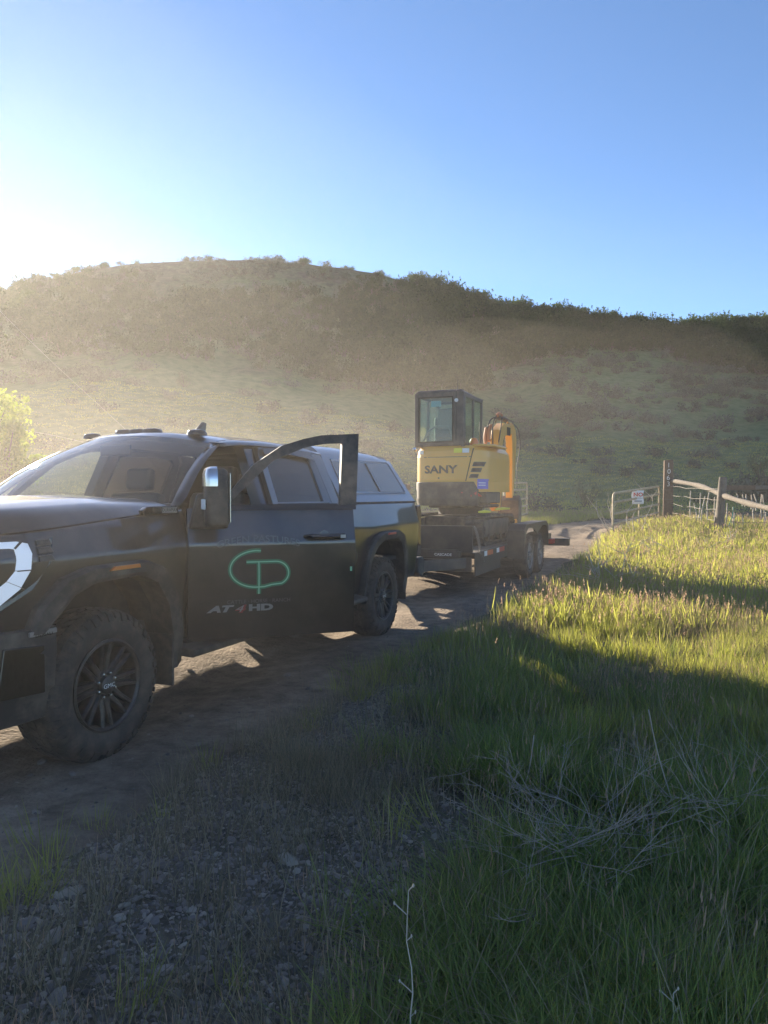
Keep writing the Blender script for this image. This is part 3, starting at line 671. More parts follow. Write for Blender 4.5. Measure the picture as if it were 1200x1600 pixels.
# pillars, roof, glass -----------------------------------
Wtop = lambda a: (2.80-.15*a*a-.05*a**4, .66*a, 1.935-.062*a*a)
Wbot = lambda a: (3.70-.22*a*a-.12*a**4, .88*a, 1.432-.012*a*a)
def bl(p, q, t): return tuple(x+(y-x)*t for x, y in zip(p, q))
mb = MB(); N = 24; K = 10; vs_ = []
for i in range(N+1):
    a = -1+2*i/N
    for j in range(K+1):
        t = j/K; p = bl(Wbot(a), Wtop(a), t); b_ = .045*math.sin(math.pi*t); vs_.append((p[0]+b_*.4, p[1], p[2]+b_*.8))
mb.add(vs_, [(i*(K+1)+j, i*(K+1)+j+1, (i+1)*(K+1)+j+1, (i+1)*(K+1)+j) for i in range(N) for j in range(K)])
ws_ = mb.build('windshield', M_wind, tr, recalc=False); ws_.data.flip_normals()
for s in (1, -1):   # A pillar between windshield edge and door opening
    D = [(3.345, .945, 1.415), (3.24, .915, 1.475), (3.02, .845, 1.635), (2.84, .793, 1.745), (2.65, .745, 1.838), (2.50, .722, 1.878)]
    mb = MB(); vs_ = []
    for k, d in enumerate(D):
        t = k/(len(D)-1); p = bl(Wbot(1), Wtop(1), t); b_ = .045*math.sin(math.pi*t); p = (p[0]+b_*.4, p[1], p[2]+b_*.8+.003)
        m_ = bl(p, d, .55); vs_ += [(p[0], s*p[1], p[2]), (m_[0], s*(m_[1]+.012), m_[2]+.012), (d[0], s*d[1], d[2]), (d[0]-.03, s*(d[1]-.06), d[2]-.02)]
    mb.add(vs_, [(4*k+j, 4*k+j+1, 4*k+j+5, 4*k+j+4) for k in range(len(D)-1) for j in range(3)]); mb.build('a_pillar', M_paint, tr, angle=60, solid=.02)
    mb = MB(); upper_poly(mb, [(2.31, 1.39), (2.25, 1.885), (2.11, 1.885), (2.19, 1.39)], s, -.035, .09); mb.build('b_pillar', M_trim, tr, bevel=.005)
    mb = MB(); side_panel(mb, 2.19, 2.32, lambda u: .53, BELT, s, 2, off=-.03); mb.build('b_pillar_base', M_int, tr, solid=.05)
    mb = MB(); upper_poly(mb, [(1.142, 1.405), (1.17, 1.80), (1.24, 1.874), (1.0, 1.86), (.977, 1.80), (.977, 1.405)], s, 0, .08); mb.build('c_pillar', M_paint, tr, bevel=.006)
    # roof rail
    mb = MB(); vs_ = []; us = np.linspace(2.62, .985, 18)
    for u in us:
        lo = float(np.interp(u, [.985, 1.2, 1.7, 2.3, 2.62], [1.862, 1.875, 1.89, 1.880, 1.848])); hi = roofz = float(np.interp(u, [.985, 1.3, 1.9, 2.4, 2.62], [1.895, 1.928, 1.935, 1.915, 1.880]))
        vs_ += [(u, s*(Vu(lo)-.03), lo-.01), (u, s*Vu(lo), lo), (u, s*(Vu(lo)-.012), lo+.02), (u, s*(.68), hi-.004), (u, s*.655, hi)]
    mb.add(vs_, [(5*k+j, 5*k+j+1, 5*k+j+6, 5*k+j+5) for k in range(17) for j in range(4)]); mb.build('roof_rail', M_paint, tr, angle=60, solid=.004)
mb = MB(); vs_ = []; N = 24; K = 24
for i in range(N+1):
    a = -1+2*i/N; p = Wtop(a)
    for j in range(K+1):
        t = j/K; u = p[0]*(1-t)+.985*t
        edge = float(np.interp(u, [.985, 1.3, 1.9, 2.4, 2.65, 2.80], [1.895, 1.928, 1.935, 1.915, 1.876, 1.86]))
        crown = float(np.interp(u, [.985, 1.1, 1.5, 2.0, 2.5, 2.7, 2.80], [1.93, 1.953, 1.985, 1.992, 1.982, 1.965, 1.937]))
        aa = abs(a); w = crown+(edge-crown)*aa**2.6
        if t < .02: w = p[2]
        vs_.append((u, .66*a, w+.006*math.sin(a*math.pi*3)**2*(1-aa)*math.sin(math.pi*t)))
mb.add(vs_, [(i*(K+1)+j, i*(K+1)+j+1, (i+1)*(K+1)+j+1, (i+1)*(K+1)+j) for i in range(N) for j in range(K)])
mb.build('roof', M_paint_sky, tr, angle=60, recalc=False, solid=0)
mb = MB(); mb.v = [(x*.99+.01, y*.98, z-.035) for x, y, z in vs_]; mb.f = [(i*(K+1)+j, i*(K+1)+j+1, (i+1)*(K+1)+j+1, (i+1)*(K+1)+j) for i in range(N) for j in range(K)]; mb.m = [0]*len(mb.f); mb.build('headliner', M_seat, tr)
# roof lamps: two small, a group of three lamps in one bar, and the shark fin
def pod(u, v, lu, lv, h, name, m_, z=None):
    mb = MB(); z = z or 1.985; vs_ = []
    for q, hh in ((1, 0), (.96, .5*h), (.8, .85*h), (.5, h)):
        for j in range(20):
            a = 2*math.pi*j/20; c_, s_ = math.cos(a), math.sin(a); vs_.append((u+lu*q*math.copysign(abs(c_)**.7, c_), v+lv*q*math.copysign(abs(s_)**.7, s_), z+hh))
    mb.add(vs_, [(i*20+j, i*20+(j+1) % 20, (i+1)*20+(j+1) % 20, (i+1)*20+j) for i in range(3) for j in range(20)]+[tuple(range(60, 80))]); return mb.build(name, m_, tr)
for v in (-.52, .50): pod(2.56, v, .05, .075, .040, 'roof_lamp', M_trim, 1.945 if abs(v) > .4 else None)
for v in (-.13, 0, .13): pod(2.60, v-.02, .055, .085, .034, 'roof_lamp', M_trim, 1.968)
mb = MB(); mb.prism([(2.36, 0), (2.22, 0), (2.20, .105), (2.235, .112), (2.30, .06)], 1, .30, .335); mb.v = [(x, y, z+1.966) for x, y, z in mb.v]; mb.build('shark_fin_antenna', M_trim, tr, bevel=.01)
pod(2.42, .40, .09, .06, .035, 'roof_antenna_base', M_trim, 1.958)
# cab rear wall, window, interior
mb = MB(); mb.box((.975, -.92, .56), (1.0, .92, 1.42)); mb.prism([(-.93, 1.42), (-.62, 1.42), (-.55, 1.84), (.55, 1.84), (.62, 1.42), (.93, 1.42), (.74, 1.86), (.6, 1.90), (-.6, 1.90), (-.74, 1.86)], 0, .975, .99); cw0 = mb.build('cab_rear_wall', M_trim, tr)
mb = MB(); mb.prism([(-.62, 1.42), (.62, 1.42), (.55, 1.84), (-.55, 1.84)], 0, .98, .984); mb.build('rear_window', M_clear, cw0, smooth=False)
mb = MB(); mb.prism([(3.36, 1.40), (3.65, 1.42), (3.62, 1.10), (3.40, .62), (3.34, .62)], 1, -.86, .86); db = mb.build('dashboard', M_int, tr, bevel=.03)
mb = MB()
for s in (1, -1): mb.prism([(3.20, 1.39), (3.62, 1.39), (3.62, 1.425), (3.28, 1.43)], 1, s*.86, s*.10)
mb.build('dash_top', M_int, tr, bevel=.01)
def seat(u, v, w0, wdt, rear=False):
    mb = MB(); mb.box((u-.26, v-wdt/2, w0), (u+.26, v+wdt/2, w0+.16)); st = mb.build('seat', M_seat, tr, bevel=.04, seg=3)
    mb = MB(); M = Matrix.Translation((u-.27, v, w0+.10)) @ Matrix.Rotation(R_(-14), 4, 'Y'); mb.box((-.07, -wdt/2, 0), (.07, wdt/2, .60), M=M); mb.build('backrest', M_seat, st, bevel=.045, seg=3)
    for hv in ([v] if not rear else [v-.4, v, v+.4]):
        mb = MB(); M = Matrix.Translation((u-.43, hv, w0+.71)) @ Matrix.Rotation(R_(-6), 4, 'Y'); mb.box((-.05, -.13, 0), (.05, .13, .19), M=M); mb.build('headrest', M_seat, st, bevel=.035, seg=3)
seat(2.55, .42, .82, .52); seat(2.55, -.42, .82, .52); seat(1.45, 0, .80, 1.35, True)
mb = MB(); mb.tube([(3.08+.10*math.sin(a)*.45, .42+.19*math.cos(a), 1.27+.19*math.sin(a)*.92) for a in np.linspace(0, 2*math.pi, 28)[:-1]], .014, 8, closed=True)
mb.box((3.08, .38, 1.22), (3.12, .46, 1.32)); mb.tube([(3.09, .25, 1.27), (3.09, .59, 1.27)], .012); mb.tube([(3.10, .42, 1.27), (3.40, .42, 1.10)], .03); mb.build('steering_wheel', M_int, tr)
mb = MB(); mb.box((2.86, -.14, 1.78), (2.89, .14, 1.86)); mb.build('rear_view_mirror', M_int, tr, bevel=.01)
for v0, lean in ((-.45, .12), (.55, .10)):     # wipers
    mb = MB(); mb.tube([(3.62-.25*v0*v0, v0, 1.452), (3.70, v0-.25, 1.462), (3.72, v0-.62, 1.462)], .008, 6); mb.build('wiper', M_trim, tr)
# hood
mb = MB(); vs_ = []; N, K = 30, 24
def hoodz(u, v):
    av = abs(v); t = (u-3.55)/1.4
    c = float(np.interp(u, [3.45, 3.8, 4.2, 4.6, 4.85, 4.97, 5.02], [1.455, 1.485, 1.482, 1.458, 1.425, 1.38, 1.33]))
    sh = float(np.interp(u, [3.45, 4.0, 4.6, 4.85, 4.97, 5.02], [1.450, 1.446, 1.418, 1.392, 1.35, 1.30]))
    w = c+(sh-c)*min(1, (av/.74))**2
    w += .020*sstep(.36, .42, av)*sstep(.80, .7, av)*sstep(5.0, 4.7, u)          # raised outer shelves
    se = hoodseam(u)
    if av > .80:
        q = (av-.80)/.13; w = w+(se+.008-w)*min(1, q)**1.6
    return float(w)
for i in range(K+1):
    t = i/K
    for j in range(N+1):
        a = -1+2*j/N; a = math.copysign(abs(a)**.8, a); ub = 3.70-.30*a*a; uf = 5.02-.14*abs(a)**3; u = ub+(uf-ub)*t
        edge = Vb(u, hoodseam(u))-.006; v = a*edge; vs_.append((u, v, hoodz(u, v/edge*.93)))
mb.add(vs_, [(i*(N+1)+j, i*(N+1)+j+1, (i+1)*(N+1)+j+1, (i+1)*(N+1)+j) for i in range(K) for j in range(N)]); mb.build('hood', M_paint, tr, angle=40, recalc=False)
mb = MB(); mb.box((3.34, -.93, 1.36), (3.56, .93, 1.405)); mb.box((3.50, -.80, 1.36), (3.74, .80, 1.42)); mb.build('cowl', M_plast, tr)
mb = MB(); mb.box((3.3, -.80, .62), (4.9, .80, .7)); mb.box((3.36, -.7, .7), (4.85, .7, 1.25)); mb.build('engine_bay', M_under, tr)
# fender-top badge
for s in (1, -1):
    mb = MB(); side = [(3.40, 1.372), (3.42, 1.422), (3.70, 1.418), (3.745, 1.395), (3.73, 1.368)]
    mb.prism([(u, w) for u, w in side], 1, s*.945, s*.978); b = mb.build('engine_badge', M_trim, tr, bevel=.006)
    mb = MB(); mb.box((3.425, s*.978, 1.378), (3.565, s*.981, 1.412)); mb.build('badge_plate', M_badge, b)
    if s > 0: place_text('engine_lettering', 'DURAMAX', .030, M_trim, b, lambda x, z, y: (3.495-x, .9825, 1.386+z), sx=1.0)
    mb = MB(); w0 = 1.078; mb.prism([(3.90, w0), (3.905, w0+.022), (4.10, w0+.022), (4.135, w0)], 1, s*(1.03), s*1.098); mb.build('side_marker', M_orange, tr, bevel=.003)
    mb = MB(); mb.prism([(-.06, w0), (-.06, w0+.022), (.12, w0+.022), (.14, w0)], 1, s*(1.03), s*1.098); mb.build('rear_side_marker', M_red, tr, bevel=.003)
# front end: headlamps, grille, bumper
for s in (1, -1):
    def sp(mbx, pts, off0, off1, mi=0):
        n = len(pts); A = [(u, s*(Vb(u, w)+off1), w) for u, w in pts]; B = [(u, s*(Vb(u, w)+off0), w) for u, w in pts]
        mbx.add(A+B, [tuple(range(n)), tuple(range(n, 2*n))[::-1]]+[(i, i+n, (i+1) % n+n, (i+1) % n) for i in range(n)], mi)
    mb = MB(); sp(mb, [(4.42, 1.275), (4.46, 1.15), (4.55, 1.02), (4.70, .93), (4.93, .93), (4.98, 1.275)], -.10, .004)
    hl = mb.build('headlamp', M_trim, tr, bevel=.004)
    mb = MB(); strip = [(4.98, 1.262), (4.76, 1.262), (4.62, 1.262), (4.545, 1.258), (4.525, 1.235), (4.54, 1.12), (4.62, 1.02), (4.70, .965), (4.80, .955), (4.80, .985), (4.74, 1.01), (4.69, 1.06), (4.63, 1.13), (4.615, 1.215), (4.76, 1.222), (4.98, 1.222)]
    A = [(4.98, 1.262), (4.76, 1.262), (4.62, 1.262), (4.57, 1.25), (4.558, 1.20), (4.57, 1.12), (4.62, 1.03), (4.71, .96), (4.80, .945)]; B = [(4.98, 1.232), (4.76, 1.232), (4.66, 1.23), (4.635, 1.225), (4.632, 1.19), (4.64, 1.12), (4.68, 1.07), (4.76, 1.01), (4.83, .985)]
    va = [(u, s*(Vb(u, w)+.010), w) for u, w in A]; vb_ = [(u, s*(Vb(u, w)+.012), w) for u, w in B]; vc = [(u, s*(Vb(u, w)-.02), w) for u, w in A]; vd = [(u, s*(Vb(u, w)-.02), w) for u, w in B]
    k = 9; mb.add(va+vb_+vc+vd, [(i, i+1, k+i+1, k+i) for i in range(8)]+[(2*k+i, 2*k+i+1, i+1, i) for i in range(8)]+[(k+i, k+i+1, 3*k+i+1, 3*k+i) for i in range(8)])
    mb.build('daytime_running_lamp', M_drl, hl, angle=80)
    for q0, q1 in (((4.72, 1.232), (4.72, 1.262)), ((4.64, 1.228), (4.60, 1.262)), ((4.64, 1.12), (4.57, 1.12)), ((4.68, 1.07), (4.60, 1.03))):
        mb = MB(); sp(mb, [(q0[0]-.004, q0[1]-.003), (q0[0]+.004, q0[1]+.003), (q1[0]+.004, q1[1]+.003), (q1[0]-.004, q1[1]-.003)], 0, .0135); mb.build('lamp_divider', M_rim, hl, smooth=False)
    for i, (w0, w1) in enumerate(((1.235, 1.262), (1.195, 1.225), (1.155, 1.185))):
        mb = MB(); sp(mb, [(4.525, w0), (4.525, w1), (4.455, w1+.004), (4.440, w0+.004)], 0, .012); mb.build('lamp_fin', M_rim, hl, bevel=.004)
    for w0 in (1.02, 1.10, 1.17):
        mb = MB(); mb.box((4.72, s*(Vb(4.75, w0)-.03), w0), (4.90, s*(Vb(4.75, w0)+.004), w0+.045)); mb.build('lamp_projector', M_chrome, hl, bevel=.012)
mb = MB(); mb.prism([(-.80, .80), (.80, .80), (.80, 1.28), (-.80, 1.28)], 0, 4.90, 4.99); g = mb.build('grille', M_trim, tr, bevel=.02)
for k in range(6):
    mb = MB(); mb.box((4.99, -.58, .86+.065*k), (5.015, .58, .885+.065*k)); mb.build('grille_bar', M_trim, g)
mb = MB(); vs_ = []      # bumper wraps the corner
path = [(4.425, 1.0), (4.60, .995), (4.80, .965), (4.97, .86), (5.06, .6), (5.10, 0), (5.06, -.6), (4.97, -.86), (4.80, -.965), (4.60, -.995), (4.425, -1.0)]
prof = [(-.06, .83), (.0, .825), (.006, .70), (-.01, .56), (-.012, .52), (-.03, .50), (-.05, .36), (-.16, .33)]
for i, (u, v) in enumerate(path):
    t = Vector((path[min(i+1, 10)][0]-path[max(i-1, 0)][0], path[min(i+1, 10)][1]-path[max(i-1, 0)][1])).normalized(); n_ = Vector((-t.y, t.x))
    for o, w in prof: vs_.append((u+n_.x*o, v+n_.y*o, w))
K = len(prof); mb.add(vs_, [(i*K+j, i*K+j+1, (i+1)*K+j+1, (i+1)*K+j) for i in range(10) for j in range(K-1)]+[tuple(range(K)), tuple(range(10*K, 11*K))])
bp = mb.build('front_bumper', M_plast, tr, angle=30, bevel=.004)
for s in (1, -1):
    mb = MB(); mb.box((4.43, s*1.000, .792), (4.60, s*1.012, .816)); mb.build('bumper_badge', M_badge, bp, bevel=.003)
    if s > 0: place_text('bumper_badge_lettering', 'DENALI', .020, M_trim, bp, lambda x, z, y: (4.515-x, 1.0145, .787+z), sx=1.6)
    mb = MB(); mb.prism([(4.50, .50), (4.50, .74), (4.74, .76), (4.78, .52)], 1, s*.985, s*1.003); mb.build('bumper_recess', M_trim, bp, bevel=.006)
    mb = MB(); mb.prism([(.40, .42), (1.02, .42), (1.02, .46), (.40, .46)], 0, 4.2, 4.3)
mb = MB(); mb.box((4.3, -.5, .34), (5.0, .5, .37)); mb.build('skid_plate', M_under, tr)
# mud guards
for c, s in ((3.50, 1), (3.50, -1), (-.58, 1), (-.58, -1)):
    mb = MB(); mb.box((c-.012, s*.70, .30 if c > 0 else .32), (c+.008, s*1.0, .62)); mb.build('mud_guard', M_rub, tr)
# bed, tailgate, rear lamps and bumper
mb = MB(); mb.box((-1.1, -.93, .78), (.9, .93, .82)); mb.box((.88, -.93, .6), (.92, .93, 1.40)); mb.build('cargo_bed', M_under, tr)
mb = MB(); mb.box((-1.17, -.80, .78), (-1.11, .80, 1.40)); tg = mb.build('tailgate', M_paint, tr, bevel=.015)
mb = MB(); mb.box((-1.185, -.12, 1.18), (-1.17, .12, 1.26)); mb.build('tailgate_handle', M_trim, tg)
for s in (1, -1):
    mb = MB(); mb.prism([(-1.175, .88), (-1.185, 1.30), (-1.15, 1.37), (-1.03, 1.36), (-1.06, .92)], 1, s*.82, s*.975); mb.build('tail_lamp', M_smoke, tr, bevel=.012)
mb = MB(); mb.prism([(-1.15, .56), (-1.15, .74), (-1.34, .74), (-1.38, .70), (-1.36, .52), (-1.25, .50)], 1, -.95, .95); mb.build('rear_bumper', M_plast, tr, bevel=.02)
mb = MB(); mb.box((-1.50, -.03, .50), (-1.2, .03, .56)); mb.lathe([(.028, 0), (.028, .03), (.001, .045)], 12, 'z', (-1.47, 0, .56)); mb.build('hitch', M_under, tr)
# fuel filler door outline
mb = MB(); v = Vb(.74, .92); mb.lathe([(.085, 0), (.075, .006), (.001, .007)], 24, 'y', (.77, v-.002, .90)); mb.build('fuel_door', M_paint, tr)
# camper shell
Vs = lambda w: .935-(w-1.42)*.53
us = [-1.10, -1.06, -.97, -.5, 0, .5, .91, .925]; vs_ = []
sec = [(.0, 0), (.5, 0), (.62, 0)]
def shell_sec(u):
    top = float(np.interp(u, [-.86, -.80, -.3, .3, .925], [1.885, 1.945, 1.975, 1.985, 1.975]))
    return [(Vs(1.41)+.004, 1.41), (Vs(1.44), 1.44), (Vs(1.60), 1.60), (Vs(1.80), 1.80), (Vs(1.88), 1.88), (Vs(1.915)-.018, min(top-.02, 1.92)), (.60, top-.018), (.40, top+.006), (.0, top+.018)]
mb = MB(); stn = [.925, .90, .5, 0, -.4, -.76, -.84]
rows = []
for u in stn:
    h = shell_sec(u); full = [(v, w) for v, w in h]+[(-v, w) for v, w in h[::-1][1:]]; rows.append(full)
K = len(rows[0]); P = []
for k, u in enumerate(stn):
    for v, w in rows[k]:
        sl = 0 if k < 5 else (1.93-w)*.42*(1 if k == 6 else .6)
        P.append((u-sl, v, w))
mb.add(P, [(i*K+j, i*K+j+1, (i+1)*K+j+1, (i+1)*K+j) for i in range(len(stn)-1) for j in range(K-1)])
mb.add(P[:K], [tuple(range(K))])
sh = mb.build('camper_shell', M_paint_sky, tr, angle=50)
mb = MB(); mb.add(P[-K:], [tuple(range(K))]); mb.build('shell_rear_door', M_shellg, sh, smooth=False)
for s in (1, -1):
    out = [(.78, 1.50), (.74, 1.84), (-.73, 1.865), (-.775, 1.84), (-.88, 1.53), (-.85, 1.50)]
    inn = [(.735, 1.525), (.70, 1.815), (-.71, 1.840), (-.735, 1.82), (-.83, 1.54), (-.81, 1.525)]
    mb = MB(); ring(mb, out, inn, s, .008, .03, V=Vs); mb.build('shell_window_frame', M_trim, sh, bevel=.003)
    mb = MB(); upper_poly(mb, [(.735, 1.525), (.70, 1.815), (-.10, 1.83), (-.13, 1.525)], s, .001, .006, V=Vs); mb.build('shell_side_window', M_shellg, sh, smooth=False)
    mb = MB(); upper_poly(mb, [(-.10, 1.83), (-.71, 1.84), (-.735, 1.82), (-.83, 1.54), (-.81, 1.525), (-.13, 1.525)], s, .004, .006, V=Vs); mb.build('shell_side_window', M_shellg, sh, smooth=False)
    mb = MB(); upper_poly(mb, [(-.085, 1.825), (-.12, 1.825), (-.15, 1.53), (-.115, 1.53)], s, .012, .01, V=Vs); mb.build('shell_window_bar', M_trim, sh)
    mb = MB(); mb.prism([(s*.90, 1.402), (s*.948, 1.402), (s*.944, 1.418), (s*.90, 1.418)], 0, -1.06, .92); mb.build('shell_seal', M_rub, sh)
# wheels
for u in (4.036, 0):
    for s in (1, -1): make_wheel(tr, (u, s*.845, .425), s, word='GMC' if s > 0 else None)
# @@PART3
# ------------------------------------------------------------------ equipment trailer (same axis as the truck; local x measured from the truck's rear axle)
tl = thing('equipment_trailer', 'black flatbed equipment trailer with two axles hitched behind the black pickup', 'trailer', (RX, RY, .0), YAW)
DW = .62
mb = MB()
for s in (1, -1):
    mb.prism([(s*1.04, DW-.20), (s*.97, DW-.20), (s*.97, DW-.185), (s*1.03, DW-.185), (s*1.03, DW-.015), (s*.97, DW-.015), (s*.97, DW), (s*1.04, DW)], 0, -9.55, -3.32)
for u in np.arange(-9.4, -3.4, .6): mb.box((u, -.97, DW-.14), (u+.05, .97, DW-.05))
mb.box((-9.6, -1.04, DW-.22), (-9.55, 1.04, DW)); fr_ = mb.build('frame', M_tsteel, tl, bevel=.004)
for k in range(9):
    v0 = -.965+k*.2145; mb = MB(); mb.box((-9.5, v0, DW-.05), (-3.45, v0+.205, DW-.004+.004*random.random())); mb.build('plank', M_deck, tl, bevel=.004)
mb = MB(); mb.box((-3.40, -1.02, DW), (-3.36, .99, DW+.385)); mb.box((-3.42, -1.02, DW+.37), (-3.34, 1.0, DW+.392)); mb.build('front_board', M_tsteel, tl, bevel=.003)
# lower front apron, text rail
mb = MB(); mb.box((-3.30, -1.02, DW-.27), (-3.26, 1.0, DW-.07)); mb.build('front_apron', M_tsteel, tl, bevel=.003)
mb = MB(); mb.box((-3.32, -1.02, DW-.06), (-3.18, .84, DW+.02)); mb.box((-3.32, -1.02, DW+.02), (-3.20, .80, DW+.045)); nr_ = mb.build('name_rail', M_tsteel, tl, bevel=.004)
mb = MB(); mb.box((-3.26, -.5, DW-.105), (-3.235, .80, DW-.092)); mb.build('light_strip', M_steel, tl)
place_text('lettering_cascade', 'CASCADE', .052, M_white, nr_, lambda x, z, y: (-3.177, .60+x, DW-.04+z), sx=1.15, bold=.001)
mb = MB(); mb.box((-3.256, .68, DW-.175), (-3.252, .80, DW-.115)); mb.build('data_plate', M_white, tl)
def refl(name, m_, a, b):
    mb = MB(); mb.box(a, b); return mb.build(name, m_, tl)
refl('white_reflector', M_white, (-3.256, .19, .375), (-3.250, .33, .43)); refl('red_reflector', M_red, (-3.256, .34, .375), (-3.250, .53, .43))
for u in (-3.85, -4.62):
    refl('white_reflector', M_white, (u, 1.041, DW-.085), (u-.16, 1.046, DW-.01)); refl('red_reflector', M_red, (u-.17, 1.041, DW-.085), (u-.52, 1.046, DW-.01))
mb = MB(); mb.prism([(s_u, v) for s_u, v in ((-3.3, .95), (-3.3, .80), (-1.75, .06), (-1.75, .14))], 2, DW-.22, DW-.07); mb.prism([(-3.3, -.95), (-3.3, -.80), (-1.75, -.06), (-1.75, -.14)], 2, DW-.22, DW-.07)
mb.box((-1.9, -.06, DW-.2), (-1.45, .06, DW-.08)); mb.box((-2.3, -.05, .3), (-2.2, .05, 1.0)); mb.build('tongue', M_tsteel, tl, bevel=.006)
mb = MB(); mb.box((-2.95, -.35, DW-.08), (-2.55, .35, DW+.25)); mb.build('tool_box', M_tsteel, tl, bevel=.02)
# dark sheet under the rail, standing in for the shadow there
mb = MB(); mb.box((-5.05, .985, DW-.36), (-3.5, 1.0, DW-.2)); mb.build('under_rail_shade', M_tsteel, tl)
for s in (1, -1):
    prof_o = [(-5.40, .42), (-5.38, .84), (-5.55, .945), (-7.35, .955), (-7.56, .84), (-7.60, .50)]
    mb = MB()
    mb.prism([(-5.385, .40), (-5.36, .86), (-5.52, .965), (-7.40, .970), (-7.60, .86), (-7.64, .50), (-7.61, .50), (-7.575, .85), (-7.39, .945), (-5.53, .94), (-5.385, .85), (-5.41, .40)], 1, s*1.045, s*1.335)
    mb.prism([(-5.56, .955), (-7.36, .955), (-7.50, .88), (-7.60, .70), (-7.585, .70), (-7.46, .845), (-7.30, .895), (-7.0, .89), (-6.62, .80), (-6.50, .74), (-6.38, .80), (-6.05, .885), (-5.7, .895), (-5.50, .80), (-5.40, .60), (-5.39, .84)], 1, s*1.325, s*1.335)
    mb.build('fender', M_tsteel, tl, bevel=.004)
    mb = MB(); mb.box((-5.42, s*1.04, .38), (-5.38, s*1.33, .80)); mb.build('fender_gusset', M_tsteel, tl)
    for u in (-6.03, -6.95): make_wheel(tl, (u, s*1.185, .385), s, R=.385, wd=.235, rim_r=.215, spokes=8, rim_mat=M_steel)
for u in (-6.03, -6.95):
    mb = MB(); mb.tube([(u, -1.05, .385), (u, 1.05, .385)], .045, 10); mb.build('axle', M_under, tl)
mb = MB(); mb.box((-9.80, .55, .34), (-9.62, 1.42, .50)); mb.box((-9.75, -1.3, .34), (-9.65, .6, .44)); mb.build('rear_beam', M_tsteel, tl, bevel=.008)
mb = MB(); mb.box((-9.612, 1.04, .40), (-9.3, 1.12, .50)); mb.build('tail_lamp', M_red, tl)
mb = MB()      # ring chain hooked over the right front corner
ch = thing('binder_chain', 'steel binder chain hanging at the front right corner of the flatbed trailer', 'chain', (RX, RY, 0), YAW)
P = [(-3.33, 1.035, 1.0), (-3.34, 1.06, .92), (-3.36, 1.075, .84), (-3.39, 1.085, .76), (-3.42, 1.09, .68), (-3.43, 1.09, .61), (-3.50, 1.09, .54), (-3.60, 1.09, .48)]
P = catmull([p[::1] for p in P], 4)
for i in range(0, len(P)-1, 1):
    a, b = Vector(P[i]), Vector(P[i+1]); d = (b-a); L_ = d.length*.62+.012; d.normalize(); side = Vector((0, 1, 0)) if i % 2 else d.cross(Vector((0, 1, 0))).normalized(); c = (a+b)/2
    mb = MB(); mb.tube([c+d*L_*math.cos(t)+side*.018*math.sin(t) for t in np.linspace(0, 2*math.pi, 11)[:-1]], .0055, 5, closed=True); mb.build('link', M_steel, ch)
tb = thing('yellow_ratchet_box', 'small yellow slotted tool block lying on the trailer deck behind the front board', 'tool', (RX, RY, 0), YAW)
mb = MB(); mb.box((-3.30, -.02, DW+.02), (-3.25, .17, DW+.20)); bdy = mb.build('body', M_yel, tb, bevel=.02)
mb = MB(); mb.lathe([(.04, 0), (.04, .006), (.001, .006)], 16, 'x', (-3.252, .10, DW+.12)); mb.build('opening', M_under, tb)
# ------------------------------------------------------------------ mini excavator on the trailer, its back to the truck
ex = thing('mini_excavator', 'yellow mini excavator with SANY on its back, chained on the flatbed trailer', 'excavator', (RX, RY, .0), YAW)
C0 = .035; UC = -5.95
def outline(hw, rear, front, r=.40, sq=.3):
    pts = [(front, C0-hw), (front, C0+hw)]
    a = []
    for t in np.linspace(0, math.pi, 19):     # rear is +u; a squarish arc
        c_, s_ = math.cos(t), math.sin(t); a.append((UC+.15+(rear-UC-.15)*abs(s_)**.55, C0+hw*math.copysign(abs(c_)**.55, c_)))
    return pts[::1][:1]+[pts[1]]+a
def ext(mb, pts, z0, z1, sc0=1., sc1=1., rise=0):
    c = (UC, C0); n = len(pts)
    v = [(c[0]+(x-c[0])*sc0, c[1]+(y-c[1])*sc0, z0) for x, y in pts]+[(c[0]+(x-c[0])*sc1, c[1]+(y-c[1])*sc1, z1) for x, y in pts]
    mb.add(v, [tuple(range(n))[::-1], tuple(range(n, 2*n))]+[(i, (i+1) % n, (i+1) % n+n, i+n) for i in range(n)])
O = outline(.665, -5.13, -7.0)
mb = MB(); ext(mb, O, 1.70, 2.12); ext(mb, O, 2.12, 2.23, 1.0, .985); ext(mb, O, 2.23, 2.32, .985, .90); hs = mb.build('engine_hood', M_yel, ex, bevel=.012, angle=40)
mb = MB(); ext(mb, O, 1.52, 1.72, .995, .995); mb.build('lower_side_panel', M_yel, ex, angle=40)
O2 = [(max(x, -6.1) if x < -6.1 else x, y) for x, y in outline(.68, -5.10, -6.15)]
O2 = [(x, min(y, .57)) for x, y in O2]; mb = MB(); ext(mb, O2, 1.28, 1.40, .97, 1.0); ext(mb, O2, 1.40, 1.69, 1, .998); cw_ = mb.build('counterweight', M_cwt, ex, bevel=.012, angle=40)
def rearx(v, hw=.665, rear=-5.13):
    c_ = min(1, abs((v-C0)/hw)); c_ = c_**(1/.55); return UC+.15+(rear-UC-.15)*(math.sqrt(max(0, 1-c_*c_)))**.55
